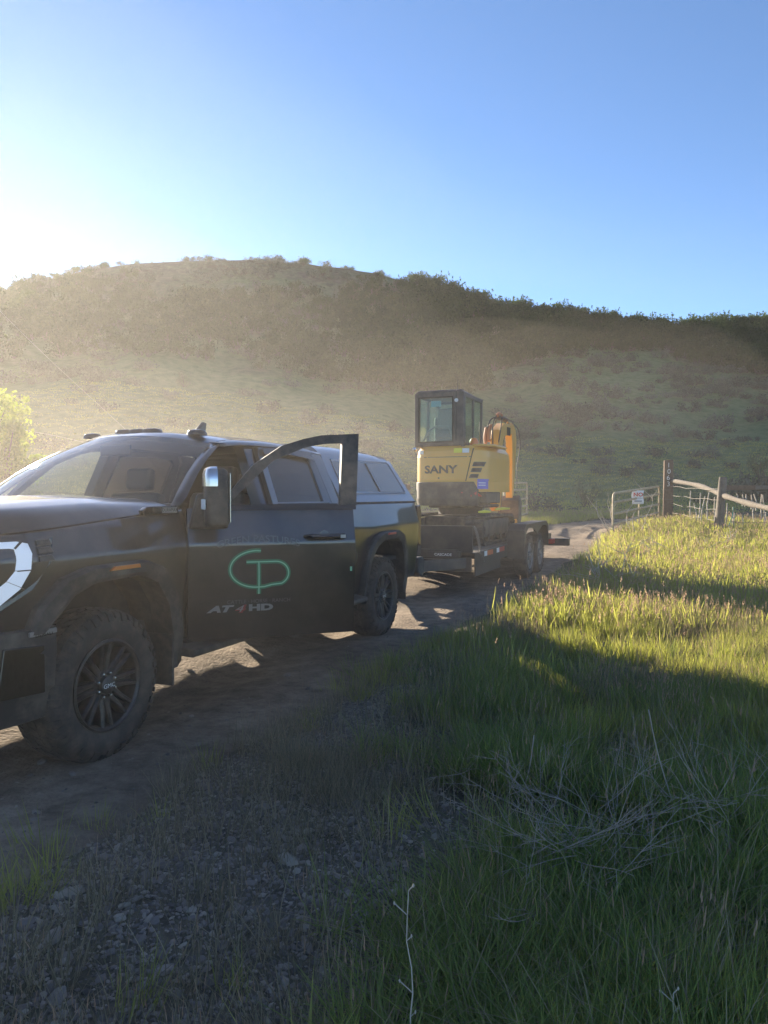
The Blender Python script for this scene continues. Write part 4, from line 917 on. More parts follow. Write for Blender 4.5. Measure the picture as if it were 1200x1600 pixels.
def patch(name, pts, m_, off=.004, par=None, th=.0):
    """flat shape bent round the rear of the house; pts in (v,w)"""
    # subdivide across v so that it follows the curve
    mb = MB(); n = len(pts); top = []; vs_ = []
    vmin, vmax = min(p[0] for p in pts), max(p[0] for p in pts); ys = np.linspace(vmin, vmax, 9)
    P_ = pts+[pts[0]]; rows_ = []
    for y in ys:
        ws_ = []
        for (v0, w0), (v1, w1) in zip(P_[:-1], P_[1:]):
            if (v0-y)*(v1-y) <= 1e-12 and abs(v1-v0) > 1e-9: ws_.append(w0+(w1-w0)*(y-v0)/(v1-v0))
            elif abs(v1-v0) <= 1e-9 and abs(v0-y) < 1e-6: ws_ += [w0, w1]
        rows_.append((y, min(ws_), max(ws_)))
    for y, a, b in rows_: x = rearx(y); vs_ += [(x+off, y, a), (x+off, y, b), (x-.02, y, b), (x-.02, y, a)]
    k = len(rows_); fs = []
    for i in range(k-1):
        for j in range(4): fs.append((4*i+j, 4*(i+1)+j, 4*(i+1)+(j+1) % 4, 4*i+(j+1) % 4))
    fs += [(0, 1, 2, 3), tuple(range(4*k-4, 4*k))]
    mb.add(vs_, fs); return mb.build(name, m_, par or ex, smooth=False)
patch('panel_seam', [(.485, 2.27), (.50, 2.27), (.375, 1.70), (.36, 1.70)], M_under, .003)
patch('hood_crease', [(-.5, 2.115), (-.5, 2.125), (.46, 2.125), (.46, 2.115)], M_cwt, .002)
for i, (w0, w1) in enumerate(((1.955, 2.035), (1.855, 1.93), (1.755, 1.825))):
    d = -.045*i
    patch('vent', [(.475+d*.6, w0), (.50+d*.6, w1), (.665+d*1.0, w1), (.645+d*1.0, w0)], M_cwt, .006)
    for q in (.3, .62): patch('vent_slat', [(.50+d*.6, w0+(w1-w0)*q), (.505+d*.6, w0+(w1-w0)*q+.012), (.64+d*1.0, w0+(w1-w0)*q+.012), (.635+d*1.0, w0+(w1-w0)*q)], M_under, .008)
def on_rear(x, z, y): v = -.085+x; return (rearx(v)+.004, v, 1.845+z)
place_text('lettering_sany', 'SANY', .185, M_cwt, ex, on_rear, sx=1.28, bold=.006)
patch('keyhole', [(-.125, 1.745), (-.125, 1.77), (-.10, 1.77), (-.10, 1.745)], M_cwt, .008)
patch('warning_sticker', [(.16, 2.19), (.16, 2.27), (.30, 2.27), (.30, 2.19)], M_strap, .004)
patch('white_sticker', [(.31, 2.19), (.31, 2.265), (.42, 2.265), (.42, 2.19)], M_white, .004)
patch('white_sticker', [(-.50, 2.18), (-.50, 2.245), (-.41, 2.245), (-.41, 2.18)], M_white, .004)
M_blue = mat('blue_violet_sticker', (.14, .13, .52), .5)
mb = MB(); mb.box((-5.35, .56, 1.32), (-6.3, .69, 1.52)); mb.build('battery_box', M_cwt, ex, bevel=.02)
patch('corner_panel', [(.50, 1.71), (.69, 1.71), (.69, 1.55), (.58, 1.55)], M_yel, .035)
bs_ = patch('rental_sticker', [(.56, 1.57), (.56, 1.74), (.685, 1.74), (.685, 1.57)], M_blue, .040)
for z in (1.665, 1.625): patch('sticker_text_bar', [(.58, z), (.58, z+.016), (.665, z+.016), (.665, z)], M_white, .043, bs_)
# counterweight mark: a bent red stroke
mb = MB(); xx = lambda v: rearx(v)+.043
q = [(.30, 1.515), (.55, 1.52), (.62, 1.44), (.46, 1.44), (.46, 1.465), (.535, 1.465), (.51, 1.495), (.30, 1.50)]
mb.add([(xx(v)-.01, v, w) for v, w in q]+[(xx(v)-.05, v, w) for v, w in q], [tuple(range(8)), tuple(range(8, 16))[::-1]]+[(i, (i+1) % 8, (i+1) % 8+8, i+8) for i in range(8)]); mb.build('red_mark', M_red, ex, smooth=False)
mb = MB(); mb.box((-5.11, C0-.735, 1.55), (-5.3, C0-.79, 1.66)); mb.build('step_lug', M_steel, ex, bevel=.01)
mb = MB(); mb.tube([(-5.45, C0-.73, 1.60), (-5.42, C0-.79, 1.60), (-5.42, C0-.79, 1.48), (-5.45, C0-.73, 1.48)], .014, 8); mb.build('tie_down', M_steel, ex)
# side-facing lamp glint at the cab's left lower corner
mb = MB(); mb.lathe([(.001, .02), (.035, .012), (.04, -.02), (.001, -.03)], 16, 'x', (-5.20, -.58, 2.27)); mb.build('work_lamp', M_chrome, ex)
# lower machine: slew ring, undercarriage, tracks
mb = MB(); mb.lathe([(.001, 1.12), (.40, 1.12), (.40, 1.28), (.001, 1.28)], 32, 'z', (UC, C0, 0)); mb.build('slew_ring', M_under, ex)
mb = MB(); mb.box((UC-.55, C0-.5, .82), (UC+.55, C0+.5, 1.10)); mb.box((UC-.5, C0-.40, 1.24), (-5.3, C0+.6, 1.30)); mb.build('undercarriage', M_track, ex, bevel=.03)
def track(s):
    cy_ = C0+s*.60; w = .30; z0 = DW+.005; r1, r2 = .245, .235; L2 = 1.00; uA, uB = UC+1.02, UC-.90
    path = []
    for t in np.linspace(-90, 90, 13): path.append((uA+r1*math.cos(R_(t)), z0+r1+r1*math.sin(R_(t))))
    path += [(UC+.3, z0+2*r1+.006), (UC-.3, z0+2*r1+.004)]
    for t in np.linspace(90, 270, 13): path.append((uB+r2*math.cos(R_(t)), z0+r2+r2*math.sin(R_(t))))
    mb = MB(); n = len(path); cc = (UC, z0+.24)
    v = []
    for u, z in path: 
        d = Vector((u-(uA if u > uA else uB if u < uB else u), z-(z0+r1))).normalized()
        v += [(u, cy_-w/2, z), (u, cy_+w/2, z), (u-d.x*.035, cy_+w/2, z-d.y*.035), (u-d.x*.035, cy_-w/2, z-d.y*.035)]
    mb.add(v, [(4*i+j, 4*((i+1) % n)+j, 4*((i+1) % n)+(j+1) % 4, 4*i+(j+1) % 4) for i in range(n) for j in range(4)])
    # lugs
    P = np.array(path+[path[0]]); d = np.r_[0, np.cumsum(np.hypot(*np.diff(P, axis=0).T))]
    for k in range(44):
        t = d[-1]*k/44; u, z = np.interp(t, d, P[:, 0]), np.interp(t, d, P[:, 1]); u2, z2 = np.interp(t+.01, d, P[:, 0]), np.interp(t+.01, d, P[:, 1])
        tv = Vector((u2-u, z2-z)).normalized(); nv = Vector((tv.y, -tv.x)); 
        if nv.dot(Vector((u-UC, (z-cc[1])*3))) < 0: nv = -nv
        for (ya, yb, sh_) in ((-w/2, -.01, .0), (.01, w/2, .02)):
            b = []
            for yy, q in ((ya, 0), (yb, .02)):
                for a_ in (-.018, .018):
                    for h in (-.004, .024): b.append((u+tv.x*(a_+q+sh_)+nv.x*h, cy_+yy, z+tv.y*(a_+q+sh_)+nv.y*h))
            mb.add(b, [(0, 1, 3, 2), (4, 6, 7, 5), (0, 4, 5, 1), (2, 3, 7, 6), (1, 5, 7, 3), (0, 2, 6, 4)])
    tk = mb.build('track', M_track, ex, angle=30)
    mb = MB(); mb.box((uB+.05, cy_-.10, z0+.12), (uA-.05, cy_+.10, z0+2*r1-.06)); mb.build('track_frame', M_cwt, tk, bevel=.03)
    mb = MB()
    for u, r in ((uA, .20), (uB, .19)): mb.lathe([(.001, -.11), (.07, -.12), (.09, -.06), (r, -.06), (r, .06), (.09, .06), (.07, .12), (.001, .11)], 24, 'y', (u, cy_, z0+r1))
    mb.build('idler', M_track, tk)
    mb = MB()
    for k in range(4): mb.lathe([(.001, -.11), (.07, -.11), (.07, .11), (.001, .11)], 14, 'y', (UC-.6+k*.42, cy_, z0+.11))
    mb.build('road_rollers', M_track, tk)
    return tk
track(1); track(-1)
mb = MB(); mb.prism([(UC+.0, .92), (UC-1.15, .80), (UC-1.30, .66), (UC-1.33, 1.0), (UC-1.24, 1.04), (UC-1.1, .92), (UC, 1.04)], 1, C0-.35, C0+.35); mb.prism([(UC-1.30, .63), (UC-1.40, .74), (UC-1.36, .98), (UC-1.30, 1.0)], 1, C0-.75, C0+.75); mb.build('dozer_blade', M_yel, ex, bevel=.01)
for s0, (a, b, z) in enumerate((((-4.55, .76), (-4.75, .90), 1.19), ((-5.55, .78), (-6.35, .85), 1.215))):
    mb = MB(); mb.tube([(a[0], a[1], z-.0), ((a[0]+b[0])/2, (a[1]+b[1])/2, z+.006), (b[0], b[1], z-.0)], [.016, .024, .014], 8); o = mb.build('tie_down_strap', M_strap); tag(o, ['short yellow strap end across the front of the right excavator track', 'long yellow strap lying along the top of the right excavator track'][s0], 'strap'); o.location = (RX, RY, 0); o.rotation_euler = (0, 0, YAW)
mb = MB()
mb.box((-4.3, -.45, DW+.01), (-4.1, -.05, DW+.09)); mb.prism([(-4.25, DW+.05), (-4.05, DW+.5), (-4.0, DW+.5), (-4.18, DW+.05)], 1, -.20, -.06); o = mb.build('loading_ramp_block', M_wood, bevel=.006); tag(o, 'pale timber block leaning on the trailer deck under the excavator counterweight', 'timber block'); o.location = (RX, RY, 0); o.rotation_euler = (0, 0, YAW)
# cab
CL, CR, CB, CF = -.56, .33, -5.14, -6.38; Z0, Z1 = 2.32, 3.235
def post(mb, p, q, r=.032): mb.tube([p, q], r, 6)
mb = MB()
rw = .045
pb = [(CB, CL+.03), (CB, CR-.02), (CF, CR), (CF, CL)]
def slab(mb, a, b, c, d, th, nrm):
    n_ = Vector(nrm)*th; P = [Vector(x) for x in (a, b, c, d)]; mb.add([tuple(p) for p in P]+[tuple(p-n_) for p in P], [(0, 1, 2, 3), (7, 6, 5, 4), (0, 4, 5, 1), (1, 5, 6, 2), (2, 6, 7, 3), (3, 7, 4, 0)])
# rear frame: window opening v -.47..+.13, z 2.40..3.14
wv0, wv1, wz0, wz1 = -.475, .125, 2.395, 3.145
for a, b in (((CB-.06, CL, Z0), (CB, wv0, Z1)), ((CB-.06, wv1, Z0), (CB, CR, Z1)), ((CB-.06, wv0, Z0), (CB, wv1, wz0)), ((CB-.06, wv0, wz1), (CB, wv1, Z1))): mb.box(a, b)
cf = mb.build('cab_rear_frame', M_frame, ex, bevel=.012)
mb = MB()
rz = 3.235
mb.add([(CB+.005, CL, rz), (CB+.005, CR, rz), (CF, CR+.0, rz-.03), (CF, CL, rz-.03), (CB-.04, CL+.05, rz+.05), (CB-.04, CR-.05, rz+.05), (CF+.05, CR-.05, rz+.02), (CF+.05, CL+.05, rz+.02)], [(0, 1, 2, 3), (4, 7, 6, 5), (0, 4, 5, 1), (1, 5, 6, 2), (2, 6, 7, 3), (3, 7, 4, 0)]); mb.build('cab_roof', M_frame, ex, bevel=.02)
mb = MB()
for v in (CL+.0, CR-.0):
    s = -1 if v < 0 else 1
    for u0, u1 in ((CB-.06, CB-.12), (-5.76, -5.81), (CF+.06, CF)): mb.box((u0, v-s*.05, Z0), (u1, v, Z1-.02))
    mb.box((CB, v-s*.05, Z0-.02), (CF, v, Z0+.05)); mb.box((CB, v-s*.05, Z1-.07), (CF, v, Z1))
mb.box((CF, CL, Z0), (CF+.05, CR, Z0+.06)); mb.box((CF, CL, Z1-.06), (CF+.05, CR, Z1)); mb.build('cab_side_frame', M_frame, ex, bevel=.008)
def pane(a, b, name='window_pane'):
    mb = MB(); mb.box(a, b); return mb.build(name, M_cabglass, ex, smooth=False)
pane((CB-.035, wv0-.004, wz0-.004), (CB-.028, wv1+.004, wz1+.004))
for v in (CL+.02, CR-.02):
    pane((CB-.12, v-.003, Z0+.05), (-5.76, v+.003, Z1-.07)); pane((-5.81, v-.003, Z0+.05), (CF+.06, v+.003, Z1-.07))
pane((CF+.02, CL+.05, Z0+.06), (CF+.026, CR-.05, Z1-.06))
mb = MB(); mb.box((CB-.015, wv0-.02, wz0-.02), (CB+.006, wv1+.02, wz0+.0)); mb.box((CB-.015, wv0-.02, wz1), (CB+.006, wv1+.02, wz1+.02)); mb.box((CB-.015, wv0-.02, wz0), (CB+.006, wv0, wz1)); mb.box((CB-.015, wv1, wz0), (CB+.006, wv1+.02, wz1)); mb.build('window_seal', M_under, ex)
mb = MB(); mb.box((-5.50, -.33, 2.32), (-5.95, .12, 2.48)); st = mb.build('operator_seat', M_seat, ex, bevel=.04)
mb = MB(); mb.box((-5.46, -.32, 2.45), (-5.58, .10, 2.86)); mb.build('backrest', M_seat, st, bevel=.07, seg=3)
M_headp = mat('grey_headrest', (.16, .17, .165), .8)
mb = MB(); mb.box((-5.44, -.25, 2.62), (-5.52, .08, 3.0)); mb.build('headrest', M_headp, st, bevel=.05, seg=3)
mb = MB(); mb.tube([(-5.28, -.44, 2.42), (-5.27, -.36, 2.58), (-5.27, -.22, 2.66), (-5.27, -.02, 2.66), (-5.27, .06, 2.60), (-5.28, .10, 2.42)], .02, 8); mb.build('seat_surround_tube', M_headp, ex)
mb = MB(); mb.box((CB-.05, -.27, 3.00), (CB-.042, -.09, 3.10)); mb.build('window_sticker', mat('pale_cyan_sticker', (.35, .62, .68), .5), ex)
mb = MB(); mb.box((-6.2, -.1, 2.32), (-6.30, .2, 2.75)); mb.build('control_console', M_int, ex, bevel=.02)
mb = MB(); mb.tube([(CB-.02, CR-.12, 3.24), (CB-.02, CR-.11, 3.45)], [.006, .003], 6); mb.tube([(CB+.015, CR-.13, 2.40), (CB+.012, CR-.14, 2.8), (CB+.01, CR-.13, 3.25)], .007, 6); mb.build('antenna', M_trim, ex)
mb = MB(); mb.lathe([(.001, .03), (.03, .02), (.035, -.0), (.001, -.0)], 12, 'x', (CB, CR-.13, 3.09)); mb.build('cab_lamp', M_white, ex)
mb = MB(); mb.tube([(CB-.25, CL-.02, 2.45), (CB-.25, CL-.07, 2.55), (CB-.25, CL-.07, 2.85), (CB-.25, CL-.02, 2.95)], .012, 8); mb.build('grab_handle', M_frame, ex)
mb = MB(); mb.lathe([(.001, 2.46), (.05, 2.45), (.075, 2.40), (.08, 2.33), (.001, 2.33)], 16, 'z', (-5.40, .44, 0)); mb.build('orange_beacon', M_orange, ex)
# right side of the upper body: raised cowling beside the boom
mb = MB(); ext(mb, [(-5.25, .45), (-5.25, .66), (-5.5, .80), (-6.3, .82), (-6.3, .40), (-5.6, .38)], 2.30, 2.345, 1, .98); mb.build('tank_cover', M_yel, ex, bevel=.02)
# boom, arm, bucket folded at the front
BV = .43
def beam(name, side, w, v=BV, m_=M_yel, parent=ex, bev=.012):
    mb = MB(); mb.prism(side, 1, v-w/2, v+w/2); return mb.build(name, m_, parent, bevel=bev)
bm_ = beam('boom', [(-6.75, 1.25), (-7.0, 1.15), (-7.15, 1.5), (-7.10, 2.3), (-7.35, 2.62), (-8.05, 2.72), (-8.15, 2.80), (-8.05, 2.90), (-7.35, 2.88), (-6.98, 2.72), (-6.80, 2.3), (-6.78, 1.6)], .17)
ar_ = beam('dipper_arm', [(-7.98, 2.86), (-8.12, 2.96), (-8.42, 2.82), (-8.50, 2.62), (-8.36, 1.9), (-8.22, 1.38), (-8.12, 1.38), (-8.12, 1.9), (-8.10, 2.55)], .14)
mb = MB(); mb.tube([(-7.15, BV, 2.98), (-7.85, BV, 2.99)], .048, 10); mb.tube([(-7.85, BV, 2.99), (-8.2, BV, 2.90)], .022, 8, mi=1); mb.build('arm_cylinder', [M_cwt, M_chrome], ex)
mb = MB(); mb.tube([(-7.25, BV, 1.25), (-7.35, BV, 1.9)], .05, 10); mb.tube([(-7.35, BV, 1.9), (-7.45, BV, 2.55)], .025, 8, mi=1); mb.build('boom_cylinder', [M_frame, M_chrome], ex)
mb = MB(); mb.tube([(-8.42, BV, 2.62), (-8.44, BV, 2.0)], .035, 10); mb.tube([(-8.44, BV, 2.0), (-8.40, BV, 1.55)], .018, 8, mi=1); mb.build('bucket_cylinder', [M_frame, M_chrome], ex)
mb = MB(); bk = [(-8.20, 1.45), (-8.35, 1.30), (-8.30, .95), (-8.05, .72), (-7.70, .68), (-7.62, .74), (-7.95, .85), (-8.05, 1.1), (-8.02, 1.35)]; mb.prism(bk, 1, BV-.22, BV+.22); bu = mb.build('bucket', M_cwt, ex, bevel=.008)
for k in range(4): mb = MB(); mb.prism([(-7.66, .69), (-7.52, .70), (-7.66, .74)], 1, BV-.19+k*.115, BV-.15+k*.115); mb.build('tooth', M_steel, bu)
for P_, r in (([(-6.85, BV-.14, 2.3), (-6.92, BV-.16, 2.65), (-7.0, BV-.12, 2.90), (-7.2, BV-.06, 2.98), (-7.35, BV-.1, 2.9)], .013), ([(-6.85, BV-.02, 2.35), (-6.90, BV-.04, 2.78), (-7.0, BV, 2.98), (-7.2, BV, 3.02), (-7.4, BV, 2.97)], .012), ([(-6.85, BV+.06, 2.3), (-6.95, BV+.10, 2.7), (-7.1, BV+.10, 2.95), (-7.5, BV+.10, 2.97), (-8.1, BV+.10, 2.96)], .012),
               ([(-8.0, BV+.09, 2.94), (-8.45, BV+.11, 2.84), (-8.72, BV+.10, 2.55), (-8.64, BV+.08, 2.25), (-8.50, BV+.08, 2.0), (-8.45, BV+.09, 1.6)], .010), ([(-8.1, BV-.09, 2.98), (-8.55, BV-.06, 2.80), (-8.70, BV-.06, 2.5), (-8.55, BV-.05, 2.1), (-8.42, BV-.05, 1.75)], .012)):
    mb = MB(); mb.tube(catmull(P_, 6).tolist(), r, 8); mb.build('hydraulic_hose', M_hose, ex)
for P_ in ([(-6.86, BV-.17, 2.45), (-6.90, BV-.19, 2.60), (-6.96, BV-.18, 2.76)], [(-6.86, BV-.10, 2.50), (-6.92, BV-.12, 2.68), (-7.0, BV-.10, 2.82)], [(-7.02, BV+.02, 3.0), (-7.15, BV+.02, 3.05), (-7.3, BV+.03, 3.03)]):
    mb = MB(); mb.tube(catmull(P_, 5).tolist(), .034, 10); mb.build('hose_sleeve', M_rusthose, ex)
mb = MB(); mb.box((-7.55, BV+.085, 2.66), (-7.80, BV+.10, 2.82)); mb.build('boom_opening', M_under, ex)
# @@PART4
# ------------------------------------------------------------------ gates, posts, fence
def gate(name, label, A, B, h, zA, zB, nb=5, mid=True, rA=.03):
    """tube gate from A to B (x,y); z = height of its bottom rail at each end"""
    g = thing(name, label, 'gate', (A[0], A[1], zA))
    L_ = Vector((B[0]-A[0], B[1]-A[1], zB-zA)); n_ = L_.normalized(); up = Vector((0, 0, 1)); r = .045
    P = [Vector((0, 0, 0))]+[Vector((0, 0, h-.14)), n_*.04+up*(h-.04), n_*.14+up*h, L_-n_*.14+up*h, L_-n_*.04+up*(h-.04), L_+up*(h-.14), L_]
    mb = MB(); mb.tube(P, r*.75, 8); mb.build('frame_tube', M_gate, g)
    for k in range(nb-1):
        z = (0, .26, .50, .78)[k]*h if nb == 5 else k*h/(nb-1)
        mb = MB(); mb.tube([up*z, L_+up*z], .034, 8); mb.build('rail', M_gate, g)
    if mid: mb = MB(); mb.tube([L_*.5+Vector((.03, 0, 0)), L_*.5+up*h*.98+Vector((.03, 0, 0))], .026, 8); mb.build('brace', M_gate, g)
    return g, L_
GA, GB = (6.22, 20.5), (8.85, 24.3)
zA = 1.47-(836-773)/1180*20.5; zB = 1.47-(815-773)/1180*24.3
gate('tube_gate', 'open tan tube gate with a white sign, left of the brown post', GA, GB, 1.13, zA, zB)
gate('far_tube_gate', 'grey tube gate end showing past the excavator, across the dirt road', (3.75, 23.6), (5.15, 27.2), 1.12, .72, .78, mid=False)
mb = MB(); sg = thing('gate_sign', 'small white sign with red lettering hung on the tan tube gate', 'sign', (GA[0]+(GB[0]-GA[0])*.475, GA[1]+(GB[1]-GA[1])*.475-.06, 0))
zt = zA+(zB-zA)*.475+1.10
M_sign = mat('sign_white', (.78, .76, .74), .5)
mb = MB(); vs_ = []
for i in range(7):
    for j in range(5): vs_.append((-.17+.34*j/4+(.012*math.sin(i*1.3)), -.03*math.sin(j/4*math.pi)-.012*math.cos(i*.9), zt-.39+.40*i/6))
mb.add(vs_, [(i*5+j, i*5+j+1, (i+1)*5+j+1, (i+1)*5+j) for i in range(6) for j in range(4)]); mb.build('board', M_sign, sg, solid=.006)
place_text('lettering_no', 'NO', .15, M_red, sg, lambda x, z, y: (x, -.056, zt-.16+z), sx=1.2, bold=.006)
place_text('lettering_trespassing', 'TRESPASSING', .045, M_cwt, sg, lambda x, z, y: (x, -.058, zt-.23+z), sx=.95)
mb = MB(); mb.box((-.11, -.052, zt-.33), (.11, -.048, zt-.28)); mb.build('print_line', mat('sign_grey', (.35, .35, .36), .6), sg)
# square brown gate post with the house number
pz = gz(9.14, 24.3)
gp = thing('gate_post', 'tall square brown timber post with the number 1063 down its face', 'post', (9.10, 24.2, pz), R_(-14))
mb = MB(); mb.add([(-.15, -.13, -.3), (.15, -.13, -.3), (.15, .13, -.3), (-.15, .13, -.3), (-.13, -.12, 2.57-pz), (.14, -.12, 2.59-pz), (.14, .12, 2.60-pz), (-.13, .12, 2.57-pz)], [(0, 3, 2, 1), (4, 5, 6, 7), (0, 1, 5, 4), (1, 2, 6, 5), (2, 3, 7, 6), (3, 0, 4, 7)]); mb.build('timber', M_post, gp, bevel=.02)
for k, c in enumerate('1063'):
    place_text('digit_%s' % ('one', 'zero', 'six', 'three')[k], c, .22, M_white, gp, lambda x, z, y, k=k: (-.005+.012*math.sin(k*2)+x, -.150, 2.34-pz-k*.20+z), bold=-.002)
for z in (1.05, .75): mb = MB(); mb.tube([(-.16, -.15, z), (.16, -.15, z), (.16, .15, z), (-.16, .15, z)], .006, 5, closed=True); mb.build('wire_wrap', M_wire, gp)
# corner post, brace log, rails, wire and stays: one fence
P2 = (8.93, 20.0); z2 = gz(*P2)
fn_ = thing('stock_fence', 'old stock fence with a grey split post, a long brace log and crooked stays', 'fence', (P2[0], P2[1], z2))
def fl(x, y, z): return (x-P2[0], y-P2[1], z-z2)
mb = MB(); n_ = 12; vs_ = []
for k, (z, rx_, ox) in enumerate(((z2-.2, .125, 0), (z2+.3, .12, .01), (1.47-.0, .105, .05), (1.47+.42, .10, .08), (1.47+.47, .085, .08))):
    for j in range(n_):
        a = 2*math.pi*j/n_; q = rx_*(1+.12*math.sin(a*3+k)); vs_.append(fl(P2[0]+ox-.05+q*math.cos(a), P2[1]+q*math.sin(a), z))
mb.add(vs_, [(k*n_+j, k*n_+(j+1) % n_, (k+1)*n_+(j+1) % n_, (k+1)*n_+j) for k in range(4) for j in range(n_)]+[tuple(range(4*n_, 5*n_))]); mb.build('corner_post', M_wood, fn_, angle=60)
mb = MB(); P_ = [(9.2, 24.3, 1.93), (9.15, 22, 1.74), (9.02, 20.4, 1.52), (8.95, 19.78, 1.43), (8.85, 18.2, 1.24), (8.75, 16.6, 1.12), (8.8, 15.0, 1.02)]; P_ = catmull(P_, 4)
mb.tube([fl(*p) for p in P_], [.068+.010*math.sin(i*1.7) for i in range(len(P_))], 10); mb.build('brace_log', M_wood, fn_, angle=60)
mb = MB(); mb.box(fl(9.0, 20.02, 1.60), fl(9.85, 20.08, 1.72)); mb.build('rail', M_post, fn_, bevel=.01)
mb = MB(); mb.add([fl(*p) for p in ((9.83, 20.10, 1.60), (12.5, 20.3, 1.66), (12.5, 20.3, 1.77), (9.83, 20.10, 1.71), (9.83, 20.15, 1.60), (12.5, 20.35, 1.66), (12.5, 20.35, 1.77), (9.83, 20.15, 1.71))], [(0, 1, 2, 3), (7, 6, 5, 4), (0, 4, 5, 1), (1, 5, 6, 2), (2, 6, 7, 3), (3, 7, 4, 0)]); mb.build('rail', M_wood, fn_, bevel=.01)
mb = MB(); mb.tube([fl(9.7, 18.0, 1.16), fl(10.4, 18.6, .55)], .05, 8); mb.build('brace_stick', M_wood, fn_)
# wires: from the gate post past the corner post and along the rail to the right
for z in (.35, .62, .90, 1.18):
    for A, B in (((9.15, 24.3), P2), (P2, (13.5, 20.6))):
        mb = MB(); K = 9; mb.tube([fl(A[0]+(B[0]-A[0])*t, A[1]+(B[1]-A[1])*t, (gz(*A)*(1-t)+gz(*B)*t)+z+.02*math.sin(t*17+z*9)-.03*math.sin(math.pi*t)) for t in np.linspace(0, 1, K)], .006, 5); mb.build('wire', M_wire, fn_)
stays = [(1079, 767, 812, 0), (1086, 786, 820, -6), (1093, 770, 815, 4), (1099, 775, 822, 8), (1107, 768, 806, 3), (1117, 776, 815, -1), (1131, 780, 828, 1), (1135, 786, 828, 4), (1145, 792, 830, 1), (1151, 771, 780, 0), (1148, 802, 830, 0), (1160, 772, 785, 0), (1165, 772, 786, 2), (1174, 773, 790, 0), (1179, 772, 792, -4), (1178, 790, 810, 0), (1190, 772, 806, 0), (1193, 773, 826, -4), (1160, 806, 828, 0), (1196, 800, 826, 3)]
for px, y0, y1, ln in stays:
    D = 20.6+.35*math.sin(px) if px > 1128 else 24.3-(px-1047)/84*4.3
    x = (px-600)/1180*D; za, zb = CAM_H-(y1-773)/1180*D, CAM_H-(y0-773)/1180*D; j = random.uniform(-.03, .03)
    mb = MB(); mb.tube([fl(x-ln*.009, D, za-.1), fl(x+j-ln*.003, D, (za+zb)/2), fl(x+ln*.006, D, zb)], [.016, .017, .012], 6); mb.build('stay', M_deadp, fn_)
mb = MB(); D = 20.2; X = lambda px: (px-600)/1180*D; Zp = lambda py: CAM_H-(py-773)/1180*D
mb.tube(catmull([(X(1146), D, Zp(792)), (X(1144), D, Zp(806)), (X(1139), D, Zp(822)), (X(1137), D, Zp(828))], 3).tolist(), .010, 5); mb.tube([(X(1146), D, Zp(794)), (X(1142), D-.02, Zp(828))], .008, 5)
tag(mb.build('green_twine', mat('green_twine', (.08, .42, .30), .7)), 'loop of blue-green twine hanging on the fence right of the corner post', 'twine')
# power lines crossing the hillside at the left
for i, (a, b) in enumerate((((-36, 60, 22), (-22.5, 60, 8.5)), ((-33, 55, 8.5), (-23, 50, 5.6)))):
    mb = MB(); A, B = Vector(a), Vector(b); mb.tube([A+(B-A)*t-Vector((0, 0, .9*math.sin(math.pi*t)*.4)) for t in np.linspace(-.8, 1.6, 24)], .009, 5)
    tag(mb.build('power_line', mat('pale_cable', (.45, .42, .38), .5)), ['upper thin power cable slanting down across the hazy left hillside', 'lower thin power cable slanting down behind the pickup roof'][i], 'cable')

# ------------------------------------------------------------------ vegetation
def blade(mb, x, y, h, w, a, lean, curl, mi=0, seg=3, z0=0):
    dx, dy = math.cos(a), math.sin(a); px, py = -dy, dx; v = []; 
    for k in range(seg+1):
        t = k/seg; o = lean*t+curl*t*t; ww = w*(1-t**1.6)*.5+.0002
        z = h*t*(1-.35*max(0, curl/h)*t); c = (x+dx*o, y+dy*o, z0+z)
        if k < seg: v += [(c[0]-px*ww, c[1]-py*ww, c[2]), (c[0]+px*ww, c[1]+py*ww, c[2])]
        else: v.append(c)
    n = len(v); f = [(2*k, 2*k+1, 2*k+3, 2*k+2) for k in range(seg-1)]+[(n-3, n-2, n-1)]
    mb.add(v, f, mi)
M_grass = leafmat('grass_green', (.18, .21, .07), (.33, .34, .15), .55, (1.7, 1.6, .75))
M_grass2 = leafmat('grass_lush', (.145, .20, .068), (.25, .29, .11), .5, (1.5, 1.5, .8))
M_dryg = leafmat('grass_dry', (.26, .21, .13), (.40, .33, .21), .35)
M_seed = leafmat('seed_heads', (.33, .21, .14), (.48, .35, .24), .45)
M_weed = leafmat('weed_grey_green', (.15, .145, .09), (.27, .23, .155), .35)
